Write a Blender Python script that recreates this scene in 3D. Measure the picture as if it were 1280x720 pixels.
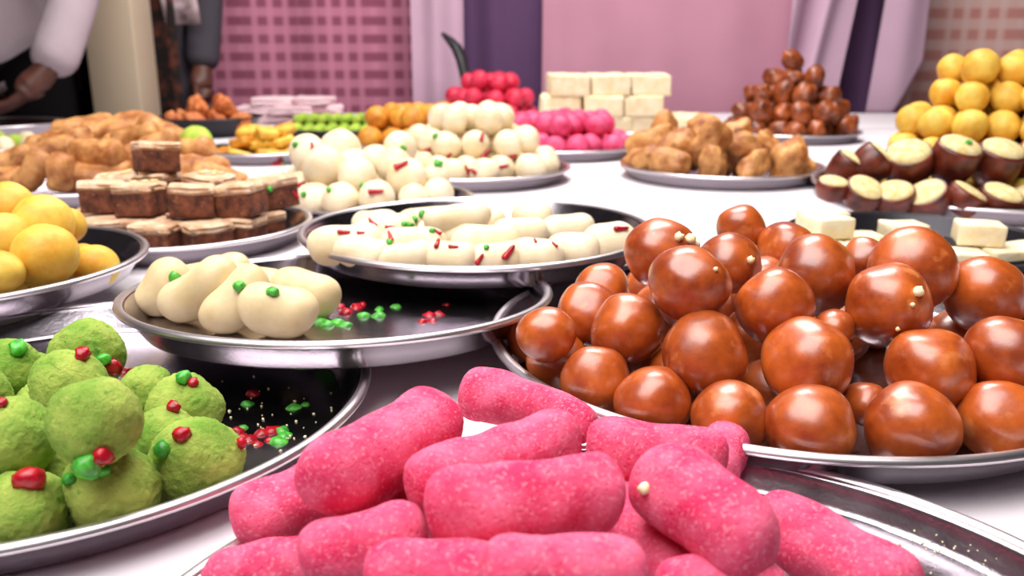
import bpy, bmesh, math, random
import numpy as np
from mathutils import Vector, Matrix, noise, Euler

for o in list(bpy.data.objects):
    bpy.data.objects.remove(o)
SC = bpy.context.scene
COL = SC.collection
PI = math.pi
TZ = 0.75            # height of the table top
H = 0.20             # camera above the table top
F = 1100.0           # focal length in pixels of a 1280 px wide frame
PITCH = math.atan(300 / F)

# ------------------------------------------------------------------ camera
cd = bpy.data.cameras.new('camera')
cam = bpy.data.objects.new('camera', cd)
COL.objects.link(cam)
cam.location = (0, 0, TZ + H)
cam.rotation_euler = (PI / 2 - PITCH, 0, 0)
cd.sensor_width = 36
cd.lens = F * 36 / 1280
cd.clip_start = 0.01
cd.dof.use_dof = True
cd.dof.focus_distance = 0.44
cd.dof.aperture_fstop = 11
SC.camera = cam

# ------------------------------------------------------------------ world, lamps, exposure
w = bpy.data.worlds.new('world')
SC.world = w
w.use_nodes = True
w.node_tree.nodes['Background'].inputs[0].default_value = (0.75, 0.62, 0.70, 1)
w.node_tree.nodes['Background'].inputs[1].default_value = 0.02


def area(name, loc, target, size, power, color, size_y=None):
    l = bpy.data.lights.new(name, 'AREA')
    l.energy = power
    l.color = color
    l.size = size
    if size_y:
        l.shape = 'RECTANGLE'
        l.size_y = size_y
    o = bpy.data.objects.new(name, l)
    COL.objects.link(o)
    o.location = loc
    d = Vector(target) - Vector(loc)
    o.rotation_euler = d.to_track_quat('-Z', 'Y').to_euler()
    return o


area('stall_roof_lamp', (-0.30, 0.20, TZ + 1.30), (-0.05, 0.50, TZ), 1.35, 30, (1.0, 0.95, 0.93))
area('hall_ceiling_lamp', (0.15, 1.85, TZ + 1.75), (0.1, 1.85, TZ), 1.0, 36, (1.0, 0.95, 0.92))
SC.view_settings.view_transform = 'Standard'
SC.view_settings.look = 'None'
SC.view_settings.gamma = 1
SC.view_settings.use_curve_mapping = False
SC.view_settings.exposure = 0.55


# ------------------------------------------------------------------ helpers
def ray(px, py):
    c, s = math.cos(PITCH), math.sin(PITCH)
    x, y = (px - 640) / F, (360 - py) / F
    return Vector((x, c + y * s, -s + y * c))


def atz(px, py, z):          # point of a photo ray at height z above the table
    d = ray(px, py)
    t = (H - z) / -d.z
    return Vector((d.x * t, d.y * t, z)), t


def aty(px, py, Y):          # point of a photo ray at distance Y, table coordinates
    d = ray(px, py)
    t = Y / d.y
    return Vector((d.x * t, Y, H + d.z * t)), t


def W(v):
    return Vector((v[0], v[1], v[2] + TZ))


def tag(o, label=None, cat=None, group=None, kind=None):
    if label: o['label'] = label
    if cat: o['category'] = cat
    if group: o['group'] = group
    if kind: o['kind'] = kind
    return o


def thing(name, loc, label, cat, group=None):
    o = bpy.data.objects.new(name, None)
    COL.objects.link(o)
    o.empty_display_size = 0.05
    o.location = loc
    return tag(o, label, cat, group)


def mesh_from(name, verts, faces, smooth=True):
    m = bpy.data.meshes.new(name)
    m.from_pydata([tuple(v) for v in verts], [], [tuple(f) for f in faces])
    if smooth:
        m.polygons.foreach_set('use_smooth', [True] * len(m.polygons))
    m.update()
    return m


def obj(name, mesh, mat, parent=None, loc=None, rot=None, scale=None):
    o = bpy.data.objects.new(name, mesh)
    COL.objects.link(o)
    if mat is not None:
        if not mesh.materials:
            mesh.materials.append(mat)
        elif mesh.materials[0] != mat:
            o.material_slots[0].link = 'OBJECT'
            o.material_slots[0].material = mat
    if parent: o.parent = parent
    if loc is not None: o.location = loc
    if rot is not None: o.rotation_euler = rot
    if scale is not None: o.scale = scale if hasattr(scale, '__len__') else (scale,) * 3
    return o


def box_mesh(name, sx, sy, sz, bevel=0.0, seg=2, z0=0.0, jitter=0.0, seed=0, sub=0):
    bm = bmesh.new()
    bmesh.ops.create_cube(bm, size=1)
    bmesh.ops.scale(bm, vec=(sx, sy, sz), verts=bm.verts)
    bmesh.ops.translate(bm, vec=(0, 0, z0 + sz / 2), verts=bm.verts)
    if sub:
        bmesh.ops.subdivide_edges(bm, edges=bm.edges[:], cuts=sub, use_grid_fill=True)
    if bevel:
        es = [e for e in bm.edges if len(e.link_faces) == 2 and e.calc_face_angle(0) > 0.5]
        bmesh.ops.bevel(bm, geom=es, offset=bevel, segments=seg, affect='EDGES', profile=0.6)
    if jitter:
        off = Vector((seed * 3.1, seed * 1.7, seed * 0.9))
        k = 2.2 / max(sx, sy, sz)
        for v in bm.verts:
            n = noise.noise_vector(v.co * k + off) * jitter + noise.noise_vector(v.co * k * 3 + off) * jitter * 0.4
            v.co += n
    m = bpy.data.meshes.new(name)
    bm.to_mesh(m)
    bm.free()
    if bevel:
        m.polygons.foreach_set('use_smooth', [True] * len(m.polygons))
    return m


def lathe_mesh(name, prof, n=96):
    """prof: (radius, z) pairs, revolved about z; first and last may sit on the axis"""
    verts, faces, rings = [], [], []
    for r, z in prof:
        if r < 1e-6:
            rings.append([len(verts)])
            verts.append((0, 0, z))
        else:
            rings.append(list(range(len(verts), len(verts) + n)))
            for i in range(n):
                a = 2 * PI * i / n
                verts.append((r * math.cos(a), r * math.sin(a), z))
    for A, B in zip(rings, rings[1:]):
        for i in range(n):
            j = (i + 1) % n
            if len(A) == 1 and len(B) == 1: continue
            if len(A) == 1: faces.append((A[0], B[j], B[i]))
            elif len(B) == 1: faces.append((A[i], A[j], B[0]))
            else: faces.append((A[i], A[j], B[j], B[i]))
    return mesh_from(name, verts, faces)


def blob_mesh(name, seed, sub=4, lump=0.06, freq=1.2, fine=0.0, ffreq=7.0, squash=(1, 1, 1), dimple=0.0):
    """round sweet of radius 1 with an uneven skin"""
    bm = bmesh.new()
    bmesh.ops.create_icosphere(bm, subdivisions=sub, radius=1)
    off = Vector((seed * 7.3, seed * 2.9, seed * 5.1))
    rd = random.Random(seed)
    dd = Vector((rd.uniform(-1, 1), rd.uniform(-1, 1), rd.uniform(-.2, 1))).normalized()
    for v in bm.verts:
        p = v.co.normalized()
        k = 1 + lump * noise.noise(p * freq + off)
        if fine:
            k += fine * noise.noise(p * ffreq + off) + fine * 0.6 * noise.noise(p * ffreq * 2.3 + off)
        if dimple:
            a = (p - dd).length
            k -= dimple * math.exp(-(a / 0.22) ** 2)
        v.co = Vector((p.x * squash[0], p.y * squash[1], p.z * squash[2])) * k
    m = bpy.data.meshes.new(name)
    bm.to_mesh(m)
    bm.free()
    m.polygons.foreach_set('use_smooth', [True] * len(m.polygons))
    return m


def roll_mesh(name, seed, half, r0=1.0, r1=1.0, bend=0.1, lump=0.05, fine=0.0, ffreq=8.0, nl=44, nr=36, blunt=2.6, ry=1.0):
    """rounded finger of unit radius along x, from -half to +half (centres of its end caps), tapering r0 -> r1"""
    verts, faces, rings = [], [], []
    off = Vector((seed * 3.7, seed * 6.1, seed * 1.9))
    L = half + 1.0
    for i in range(nl + 1):
        u = -math.cos(PI * i / nl)               # -1..1, denser at the ends
        x = u * L
        t = (u + 1) / 2
        base = r0 + (r1 - r0) * t
        ax = abs(x)
        e = max(0.0, (ax - half * 0.92) / (L - half * 0.92))
        rad = base * max(0.0, 1 - e ** blunt) ** (1 / blunt)
        if i in (0, nl):
            rings.append([len(verts)])
            verts.append(Vector((x, 0, bend * (u * u - 0.4))))
            continue
        ids = []
        for j in range(nr):
            a = 2 * PI * j / nr
            p = Vector((x, rad * ry * math.cos(a), rad * math.sin(a)))
            k = 1 + lump * noise.noise(p * 0.9 + off) * 1.3
            if fine:
                k += fine * noise.noise(p * ffreq + off) + fine * 0.7 * noise.noise(p * ffreq * 2.1 + off)
            ids.append(len(verts))
            verts.append(Vector((x * (1 + 0.3 * (k - 1)), p.y * k, p.z * k + bend * (u * u - 0.4))))
        rings.append(ids)
    for A, B in zip(rings, rings[1:]):
        for i in range(nr):
            j = (i + 1) % nr
            if len(A) == 1: faces.append((A[0], B[j], B[i]))
            elif len(B) == 1: faces.append((A[i], A[j], B[0]))
            else: faces.append((A[i], A[j], B[j], B[i]))
    return mesh_from(name, verts, faces)


# ------------------------------------------------------------------ materials
def srgb(r, g, b):
    def f(c):
        c /= 255
        return c / 12.92 if c <= 0.04045 else ((c + 0.055) / 1.055) ** 2.4
    return (f(r), f(g), f(b), 1)


def food(name, c1, c2, scale=40, rough=0.5, bump=0.2, bscale=250, sss=0.0, sssr=(0.01, 0.004, 0.002), coat=0.0, spec=0.5,
         c3=None, s3=90, w3=0.62, lo=0.35, hi=0.65, vary=0.0, pits=0.0, pitscale=300):
    m = bpy.data.materials.new(name)
    m.use_nodes = True
    nt = m.node_tree
    b = nt.nodes['Principled BSDF']
    tc = nt.nodes.new('ShaderNodeTexCoord')
    geo = nt.nodes.new('ShaderNodeNewGeometry')
    oi = nt.nodes.new('ShaderNodeObjectInfo')
    add = nt.nodes.new('ShaderNodeVectorMath'); add.operation = 'ADD'
    comb = nt.nodes.new('ShaderNodeCombineXYZ')
    mul = nt.nodes.new('ShaderNodeMath'); mul.operation = 'MULTIPLY'; mul.inputs[1].default_value = 50
    nt.links.new(oi.outputs['Random'], mul.inputs[0])
    nt.links.new(mul.outputs[0], comb.inputs[0])
    nt.links.new(geo.outputs['Position'], add.inputs[0])
    nt.links.new(comb.outputs[0], add.inputs[1])
    n = nt.nodes.new('ShaderNodeTexNoise'); n.inputs['Scale'].default_value = scale; n.inputs['Detail'].default_value = 6
    n.inputs['Roughness'].default_value = 0.6
    nt.links.new(add.outputs[0], n.inputs['Vector'])
    r = nt.nodes.new('ShaderNodeValToRGB')
    r.color_ramp.elements[0].position = lo; r.color_ramp.elements[0].color = c1
    r.color_ramp.elements[1].position = hi; r.color_ramp.elements[1].color = c2
    nt.links.new(n.outputs['Fac'], r.inputs[0])
    col = r.outputs[0]
    if c3:
        n3 = nt.nodes.new('ShaderNodeTexNoise'); n3.inputs['Scale'].default_value = s3; n3.inputs['Detail'].default_value = 5
        nt.links.new(add.outputs[0], n3.inputs['Vector'])
        r3 = nt.nodes.new('ShaderNodeValToRGB')
        r3.color_ramp.elements[0].position = w3; r3.color_ramp.elements[0].color = (0, 0, 0, 1)
        r3.color_ramp.elements[1].position = min(1, w3 + 0.12); r3.color_ramp.elements[1].color = (1, 1, 1, 1)
        nt.links.new(n3.outputs['Fac'], r3.inputs[0])
        mx = nt.nodes.new('ShaderNodeMix'); mx.data_type = 'RGBA'
        nt.links.new(r3.outputs[0], mx.inputs['Factor'])
        nt.links.new(col, mx.inputs['A'])
        mx.inputs['B'].default_value = c3
        col = mx.outputs['Result']
    if vary:
        hs = nt.nodes.new('ShaderNodeHueSaturation')
        mr = nt.nodes.new('ShaderNodeMapRange')
        mr.inputs['To Min'].default_value = 1 - vary; mr.inputs['To Max'].default_value = 1 + vary
        nt.links.new(oi.outputs['Random'], mr.inputs['Value'])
        nt.links.new(mr.outputs[0], hs.inputs['Value'])
        nt.links.new(col, hs.inputs['Color'])
        col = hs.outputs['Color']
    nt.links.new(col, b.inputs['Base Color'])
    b.inputs['Roughness'].default_value = rough
    b.inputs['Specular IOR Level'].default_value = spec
    if sss:
        b.inputs['Subsurface Weight'].default_value = sss
        b.inputs['Subsurface Radius'].default_value = sssr
        b.inputs['Subsurface Scale'].default_value = 1.0
    if coat:
        b.inputs['Coat Weight'].default_value = coat
        b.inputs['Coat Roughness'].default_value = 0.27
    if bump:
        nb = nt.nodes.new('ShaderNodeTexNoise'); nb.inputs['Scale'].default_value = bscale; nb.inputs['Detail'].default_value = 6
        nb.inputs['Roughness'].default_value = 0.7
        nt.links.new(add.outputs[0], nb.inputs['Vector'])
        hgt = nb.outputs['Fac']
        if pits:
            vo = nt.nodes.new('ShaderNodeTexVoronoi'); vo.inputs['Scale'].default_value = pitscale
            nt.links.new(add.outputs[0], vo.inputs['Vector'])
            rp = nt.nodes.new('ShaderNodeValToRGB')
            rp.color_ramp.elements[0].position = 0.0; rp.color_ramp.elements[1].position = 0.35
            nt.links.new(vo.outputs['Distance'], rp.inputs[0])
            ma = nt.nodes.new('ShaderNodeMath'); ma.operation = 'MULTIPLY_ADD'; ma.inputs[1].default_value = pits
            nt.links.new(rp.outputs[0], ma.inputs[0]); nt.links.new(hgt, ma.inputs[2])
            hgt = ma.outputs[0]
        bp = nt.nodes.new('ShaderNodeBump'); bp.inputs['Strength'].default_value = bump; bp.inputs['Distance'].default_value = 0.002
        nt.links.new(hgt, bp.inputs['Height'])
        nt.links.new(bp.outputs[0], b.inputs['Normal'])
    return m


def plain(name, c, rough=0.6, metal=0.0, bump=0.0, bscale=60, spec=0.5, dist=0.003):
    m = bpy.data.materials.new(name)
    m.use_nodes = True
    nt = m.node_tree
    b = nt.nodes['Principled BSDF']
    b.inputs['Base Color'].default_value = c
    b.inputs['Roughness'].default_value = rough
    b.inputs['Metallic'].default_value = metal
    b.inputs['Specular IOR Level'].default_value = spec
    tc = nt.nodes.new('ShaderNodeNewGeometry')
    n = nt.nodes.new('ShaderNodeTexNoise'); n.inputs['Scale'].default_value = bscale; n.inputs['Detail'].default_value = 5
    nt.links.new(tc.outputs['Position'], n.inputs['Vector'])
    hs = nt.nodes.new('ShaderNodeHueSaturation'); hs.inputs['Color'].default_value = c
    mr = nt.nodes.new('ShaderNodeMapRange'); mr.inputs['To Min'].default_value = 0.88; mr.inputs['To Max'].default_value = 1.12
    nt.links.new(n.outputs['Fac'], mr.inputs['Value']); nt.links.new(mr.outputs[0], hs.inputs['Value'])
    nt.links.new(hs.outputs['Color'], b.inputs['Base Color'])
    if bump:
        bp = nt.nodes.new('ShaderNodeBump'); bp.inputs['Strength'].default_value = bump; bp.inputs['Distance'].default_value = dist
        nt.links.new(n.outputs['Fac'], bp.inputs['Height']); nt.links.new(bp.outputs[0], b.inputs['Normal'])
    return m


def steel_mat():
    m = bpy.data.materials.new('worn_steel')
    m.use_nodes = True
    nt = m.node_tree
    b = nt.nodes['Principled BSDF']
    b.inputs['Metallic'].default_value = 1
    geo = nt.nodes.new('ShaderNodeNewGeometry')
    n = nt.nodes.new('ShaderNodeTexNoise'); n.inputs['Scale'].default_value = 55; n.inputs['Detail'].default_value = 6
    nt.links.new(geo.outputs['Position'], n.inputs['Vector'])
    r = nt.nodes.new('ShaderNodeMapRange'); r.inputs['To Min'].default_value = 0.13; r.inputs['To Max'].default_value = 0.27
    nt.links.new(n.outputs['Fac'], r.inputs['Value']); nt.links.new(r.outputs[0], b.inputs['Roughness'])
    b.inputs['Base Color'].default_value = (0.44, 0.40, 0.44, 1)
    n2 = nt.nodes.new('ShaderNodeTexNoise'); n2.inputs['Scale'].default_value = 400
    nt.links.new(geo.outputs['Position'], n2.inputs['Vector'])
    bp = nt.nodes.new('ShaderNodeBump'); bp.inputs['Strength'].default_value = 0.06; bp.inputs['Distance'].default_value = 0.001
    nt.links.new(n2.outputs['Fac'], bp.inputs['Height']); nt.links.new(bp.outputs[0], b.inputs['Normal'])
    return m


def plaid_mat(name, base, dark, mid, pitch=0.05):
    m = bpy.data.materials.new(name)
    m.use_nodes = True
    nt = m.node_tree
    b = nt.nodes['Principled BSDF']
    b.inputs['Roughness'].default_value = 0.85
    b.inputs['Specular IOR Level'].default_value = 0.15
    tc = nt.nodes.new('ShaderNodeTexCoord')
    sp = nt.nodes.new('ShaderNodeSeparateXYZ')
    nt.links.new(tc.outputs['Object'], sp.inputs[0])

    def M(op, a, bb):
        n = nt.nodes.new('ShaderNodeMath'); n.operation = op
        for i, v in enumerate((a, bb)):
            if v is None: continue
            if isinstance(v, (int, float)): n.inputs[i].default_value = v
            else: nt.links.new(v, n.inputs[i])
        return n.outputs[0]

    def stripe(v, per, duty):
        f = M('FRACT', M('DIVIDE', v, per), None)
        d = M('ABSOLUTE', M('SUBTRACT', f, 0.5), None)
        n = nt.nodes.new('ShaderNodeMapRange'); n.interpolation_type = 'SMOOTHSTEP'
        n.inputs['From Min'].default_value = duty / 2 + 0.07; n.inputs['From Max'].default_value = duty / 2 - 0.07
        nt.links.new(d, n.inputs['Value'])
        return n.outputs[0]
    sx = stripe(sp.outputs[0], pitch * 0.86, 0.60)
    sz = stripe(sp.outputs[2], pitch, 0.50)
    sq = M('MULTIPLY', sx, sz)
    wide = stripe(sp.outputs[0], pitch * 3.9, 0.26)
    sq2 = M('MULTIPLY', wide, sz)
    fac = M('MAXIMUM', sq, sq2)
    soft = M('MULTIPLY', M('MAXIMUM', sx, sz), 0.30)
    mx = nt.nodes.new('ShaderNodeMix'); mx.data_type = 'RGBA'
    nt.links.new(soft, mx.inputs['Factor']); mx.inputs['A'].default_value = base; mx.inputs['B'].default_value = mid
    mx2 = nt.nodes.new('ShaderNodeMix'); mx2.data_type = 'RGBA'
    nt.links.new(M('MULTIPLY', fac, 0.8), mx2.inputs['Factor']); nt.links.new(mx.outputs['Result'], mx2.inputs['A']); mx2.inputs['B'].default_value = dark
    nt.links.new(mx2.outputs['Result'], b.inputs['Base Color'])
    return m


M_STEEL = steel_mat()
M_RIM = plain('rubbed_rim_steel', (0.72, 0.67, 0.70, 1), rough=0.36, metal=1.0, bscale=60)
M_GULAB = food('gulab_skin', srgb(138, 52, 10), srgb(200, 98, 32), scale=45, rough=0.38, bump=0.12, bscale=320, sss=0.05, coat=1.0,
               c3=srgb(208, 122, 66), s3=70, w3=0.60, vary=0.10, spec=0.55)
M_GULAB_D = food('fried_dark_skin', srgb(84, 30, 8), srgb(164, 82, 34), scale=35, rough=0.42, bump=0.15, coat=0.2, vary=0.15)
M_PINK = food('pink_sugared', srgb(224, 48, 98), srgb(240, 108, 144), scale=75, rough=0.75, bump=0.6, bscale=700, sss=0.25, sssr=(0.010, 0.002, 0.003),
              c3=srgb(242, 132, 154), s3=640, w3=0.55, spec=0.3, pits=0.5, pitscale=420)
M_GREEN = food('green_coconut', srgb(124, 168, 60), srgb(188, 204, 98), scale=42, rough=0.8, bump=1.0, bscale=520, sss=0.12, sssr=(0.003, 0.006, 0.002),
               c3=srgb(78, 138, 44), s3=160, w3=0.62, spec=0.25, vary=0.06)
M_CREAM = food('cream_milk', srgb(208, 184, 134), srgb(230, 210, 168), scale=30, rough=0.5, bump=0.10, bscale=300, sss=0.12, sssr=(0.01, 0.007, 0.004), vary=0.03)
M_WHITE = food('white_milk', srgb(226, 204, 160), srgb(242, 228, 200), scale=30, rough=0.5, bump=0.10, bscale=300, sss=0.12, sssr=(0.01, 0.008, 0.005), vary=0.03)
M_YELLOW = food('yellow_laddu', srgb(214, 150, 30), srgb(238, 206, 92), scale=32, rough=0.55, bump=0.2, bscale=300, sss=0.15, sssr=(0.008, 0.005, 0.001), vary=0.05)
M_ORANGE = food('orange_laddu', srgb(196, 112, 20), srgb(232, 168, 56), scale=60, rough=0.55, bump=0.5, bscale=200, vary=0.08)
M_RED = food('red_ball', srgb(196, 16, 50), srgb(232, 60, 96), scale=60, rough=0.55, bump=0.3, bscale=300, vary=0.1)
M_ROSE = food('rose_ball', srgb(206, 24, 84), srgb(240, 96, 140), scale=50, rough=0.6, bump=0.3, bscale=300, vary=0.1)
M_FRY = food('fritter_crust', srgb(150, 82, 28), srgb(224, 164, 98), scale=38, rough=0.6, bump=0.6, bscale=160, c3=srgb(110, 52, 16), s3=50, w3=0.62, vary=0.12, coat=0.1)
M_FRYO = food('orange_crust', srgb(170, 78, 30), srgb(222, 136, 76), scale=38, rough=0.6, bump=0.5, bscale=160, vary=0.12)
M_FUDGE = food('fudge_cake', srgb(66, 26, 12), srgb(134, 74, 46), scale=90, rough=0.8, bump=0.9, bscale=240, c3=srgb(160, 104, 72), s3=200, w3=0.62, vary=0.1)
M_FTOP = food('fudge_top', srgb(196, 146, 108), srgb(234, 202, 170), scale=80, rough=0.7, bump=0.7, bscale=240, vary=0.05)
M_DKJ = food('dark_jamun', srgb(66, 18, 8), srgb(120, 44, 18), scale=60, rough=0.4, bump=0.2, coat=0.25, vary=0.12)
M_FILL = food('cream_filling', srgb(218, 190, 118), srgb(240, 226, 176), scale=120, rough=0.75, bump=0.7, bscale=260, vary=0.04)
M_BARFI = food('barfi_block', srgb(238, 216, 166), srgb(250, 238, 208), scale=60, rough=0.7, bump=0.5, bscale=200, sss=0.1, sssr=(0.006, 0.005, 0.003), vary=0.04)
M_GRN2 = food('pale_green_roll', srgb(126, 168, 34), srgb(188, 206, 84), scale=60, rough=0.7, bump=0.5, bscale=200, vary=0.1)
M_CHERRY = food('red_candied_fruit', srgb(140, 6, 22), srgb(196, 22, 44), scale=200, rough=0.25, bump=0.2, sss=0.2, sssr=(0.003, 0.0005, 0.0005), vary=0.15)
M_PISTA = food('green_candied_fruit', srgb(34, 130, 34), srgb(96, 196, 70), scale=200, rough=0.35, bump=0.2, sss=0.2, sssr=(0.0008, 0.003, 0.0008), vary=0.15)
M_CRUMB = food('sugar_crumb', srgb(238, 220, 150), srgb(252, 246, 220), scale=200, rough=0.7, bump=0.2)
M_CLOTH = plain('white_tablecloth', (0.78, 0.73, 0.77, 1), rough=0.8, bump=0.25, bscale=9, spec=0.2, dist=0.01)
M_WOOD = plain('table_wood', srgb(110, 76, 48), rough=0.6, bump=0.2, bscale=30)
M_MAUVE = plain('mauve_sheet', srgb(190, 138, 158), rough=0.85, spec=0.15, bscale=5, bump=0.1)
M_PALE = plain('pale_lilac_sheet', srgb(196, 164, 184), rough=0.85, spec=0.15, bscale=5, bump=0.1)
M_FOLD_SHADE = plain('purple_fold_shade', srgb(92, 66, 100), rough=0.85, spec=0.15, bscale=5, bump=0.1)  # shade of the deep drape folds, put into a cloth colour
M_PLAIDL = plaid_mat('pink_plaid_print', srgb(206, 136, 162), srgb(134, 68, 92), srgb(178, 104, 130), 0.060)
M_PLAIDR = plaid_mat('salmon_plaid_print', srgb(232, 198, 192), srgb(206, 136, 126), srgb(226, 166, 156), 0.070)
M_DARKWALL = plain('dark_wall', srgb(26, 19, 22), rough=0.9, spec=0.1, bscale=4)
M_FLOOR = plain('concrete_floor', srgb(92, 84, 82), rough=0.85, bump=0.2, bscale=14)
M_POST = plain('cream_painted_post', srgb(206, 188, 162), rough=0.7, bscale=6, bump=0.05)
M_BLACK = plain('black_rubber', (0.012, 0.011, 0.013, 1), rough=0.45, bscale=30)
M_BLACKCLOTH = plain('black_cloth', (0.010, 0.009, 0.010, 1), rough=0.9, spec=0.1, bscale=20, bump=0.2)
M_TIN = plain('dark_tin', (0.03, 0.028, 0.034, 1), rough=0.35, metal=0.6, bscale=40)


# ------------------------------------------------------------------ the setting
def struct(name, mesh, mat, loc=(0, 0, 0), rot=None):
    return tag(obj(name, mesh, mat, None, loc, rot), kind='structure')


struct('floor', box_mesh('floor', 7.0, 7.0, 0.1, z0=-0.1), M_FLOOR, (0, 1.2, 0))
struct('wall_back', box_mesh('wall_back', 7.0, 0.12, 3.2), M_DARKWALL, (0, 3.62, 0))
struct('ceiling', box_mesh('ceiling', 7.0, 7.0, 0.1), M_DARKWALL, (0, 1.2, 3.2))


# ------------------------------------------------------------------ tables and cloths
def table(x0, x1, y0, y1, label, clabel):
    cx, cy = (x0 + x1) / 2, (y0 + y1) / 2
    t = thing('trestle_table', (cx, cy, 0), label, 'table')
    obj('tabletop', box_mesh('tabletop', x1 - x0 - 0.02, y1 - y0 - 0.02, 0.03, 0.004, z0=TZ - 0.034), M_WOOD, t)
    lm = box_mesh('leg', 0.05, 0.05, TZ - 0.034, 0.004)
    for sx in (-1, 1):
        for sy in (-1, 1):
            obj('leg', lm, M_WOOD, t, (sx * ((x1 - x0) / 2 - 0.08), sy * ((y1 - y0) / 2 - 0.08), 0))
    # cloth: top sheet and a rippled skirt on all four sides
    nx, ny, nd = 60, 50, 10
    vs, fs = [], []
    for j in range(ny + 1):
        for i in range(nx + 1):
            x, y = x0 + (x1 - x0) * i / nx, y0 + (y1 - y0) * j / ny
            vs.append((x, y, TZ + 0.0006 * noise.noise(Vector((x * 5, y * 5, 0)))))
    for j in range(ny):
        for i in range(nx):
            a = j * (nx + 1) + i
            fs.append((a, a + 1, a + nx + 2, a + nx + 1))
    border = [i for i in range(nx + 1)] + [(j * (nx + 1) + nx) for j in range(1, ny + 1)] + \
             [ny * (nx + 1) + i for i in range(nx - 1, -1, -1)] + [j * (nx + 1) for j in range(ny - 1, 0, -1)]
    prev = border
    n = len(border)
    for d in range(1, nd + 1):
        cur = []
        for k, bi in enumerate(border):
            x, y, _ = vs[bi]
            out = Vector((x - cx, y - cy, 0))
            nrm = Vector((0, 0, 0))
            if x <= x0 + 1e-5: nrm.x -= 1
            if x >= x1 - 1e-5: nrm.x += 1
            if y <= y0 + 1e-5: nrm.y -= 1
            if y >= y1 - 1e-5: nrm.y += 1
            rip = 0.008 + 0.010 * (d / nd) * (1 + math.sin(k * 1.15 + 1.3 * math.sin(k * 0.31)))
            cur.append(len(vs))
            vs.append((x + nrm.x * rip, y + nrm.y * rip, TZ - 0.66 * d / nd))
        for k in range(n):
            fs.append((prev[k], cur[k], cur[(k + 1) % n], prev[(k + 1) % n]))
        prev = cur
    c = obj('tablecloth', mesh_from('tablecloth', vs, fs), M_CLOTH)
    md = c.modifiers.new('thick', 'SOLIDIFY'); md.thickness = 0.0015; md.offset = -1
    tag(c, clabel, 'tablecloth')


table(-1.55, 1.75, -0.12, 2.30, 'long wooden trestle table carrying the front rows of sweet trays', 'white cloth over the long table under the sweet trays')
table(-0.84, 1.75, 2.37, 2.85, 'narrow trestle table against the pink drapes', 'white cloth over the narrow table beside the pink drapes')


# ------------------------------------------------------------------ steel trays
TRAYS = {}


def tray(key, label, X, Y, R, z=0.0015, depth=0.019, slope=(0.0, 0.0), mat=None, n=112):
    """round steel tray; slope = (dz/dx, dz/dy) of its floor"""
    sx, sy = slope
    t = thing('steel_tray', W((X, Y, z)), label, 'tray')
    t.rotation_euler = (math.atan(sy), -math.atan(sx), 0)
    rf = R - 0.006
    rb = rf - depth * 0.52
    k = (rf - rb) / depth
    prof = [(0, 0.0012), (rb * 0.55, 0.0012), (rb - 0.006, 0.0012), (rb - 0.0012, 0.0012), (rb - 0.0003, 0.0014), (rb + 0.0004, 0.0019), (rb + 0.0013, 0.0019 + 0.0009 / k), (rb + (rf - rb) * 0.5, depth * 0.5),
            (rf - 0.0014, depth - 0.0014 / k), (rf - 0.0006, depth - 0.0006 / k), (rf, depth - 0.0002), (rf + 0.0010, depth), (R - 0.003, depth), (R - 0.003, depth - 0.0012), (rf + 0.0012, depth - 0.0013),
            (rf + 0.0004, depth - 0.0017), (rb + (rf - rb) * 0.5 + 0.0014, depth * 0.5 - 0.001), (rb + 0.0016, 0.0018), (rb + 0.0008, 0.0006), (rb - 0.0006, 0), (rb - 0.006, 0), (0, 0)]
    obj('pan', lathe_mesh('tray_pan', prof, n), mat or M_STEEL, t)
    bead = []
    for i in range(13):
        a = 2 * PI * i / 12
        bead.append((R - 0.0020 + 0.0031 * math.cos(a), depth - 0.0008 + 0.0025 * math.sin(a)))
    obj('rolled_rim', lathe_mesh('tray_rim', bead, n), mat or M_RIM, t)
    TRAYS[key] = (X, Y, R, z, depth, slope)
    return t


tray('P', 'round steel tray under the heap of pink sugared rolls', 0.045, 0.214, 0.178, depth=0.013)
tray('G', 'wide round steel tray under the heap of glossy brown gulab jamun', 0.174, 0.536, 0.187, z=0.0070)
tray('Gr', 'round steel tray with crumbly green balls and spilled candied bits', -0.252, 0.449, 0.172)
tray('B', 'half empty tilted steel tray with seven cream crescents', -0.118, 0.588, 0.145, z=0.0195, slope=(-0.01, -0.062))
tray('C', 'steel tray of white oblong sweets with red petals, propped on another tray', -0.030, 0.752, 0.152, z=0.0310)
tray('Y', 'steel tray of big smooth yellow laddus beside the green balls', -0.432, 0.662, 0.140, z=0.0225)
tray('K', 'small dark tin tray of cream barfi slabs behind the gulab jamun', 0.400, 0.858, 0.125, mat=M_TIN)
tray('R', 'large steel tray with a yellow laddu pyramid and cut dark jamun', 0.635, 1.195, 0.215)
tray('Bn', 'steel tray of layered chocolate fudge squares', -0.352, 0.925, 0.135)
tray('D1', 'steel tray of round white balls beside the chocolate fudge', -0.168, 1.090, 0.120)
tray('D2', 'steel tray of white balls topped with red saffron strands', -0.063, 1.390, 0.155)
tray('Pk', 'steel tray of lumpy golden fritters', 0.335, 1.412, 0.160)
tray('F', 'steel tray of long golden brown fried rolls behind the fudge', -0.590, 1.270, 0.170)
tray('Ye', 'steel tray of flat yellow sweet pieces', -0.455, 1.660, 0.125)
tray('Ro', 'steel tray of bright rose balls in front of the barfi stack', 0.098, 1.720, 0.145)
tray('Or', 'steel tray of orange boondi laddus', -0.200, 1.770, 0.125)
tray('Br', 'steel tray heaped with dark brown fried balls', 0.630, 2.020, 0.155)
tray('Wh', 'steel tray carrying the tall stack of cream barfi slabs', 0.262, 2.110, 0.170)
tray('Re', 'steel tray heaped with crimson red balls near the drape', -0.060, 2.480, 0.135)
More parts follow.
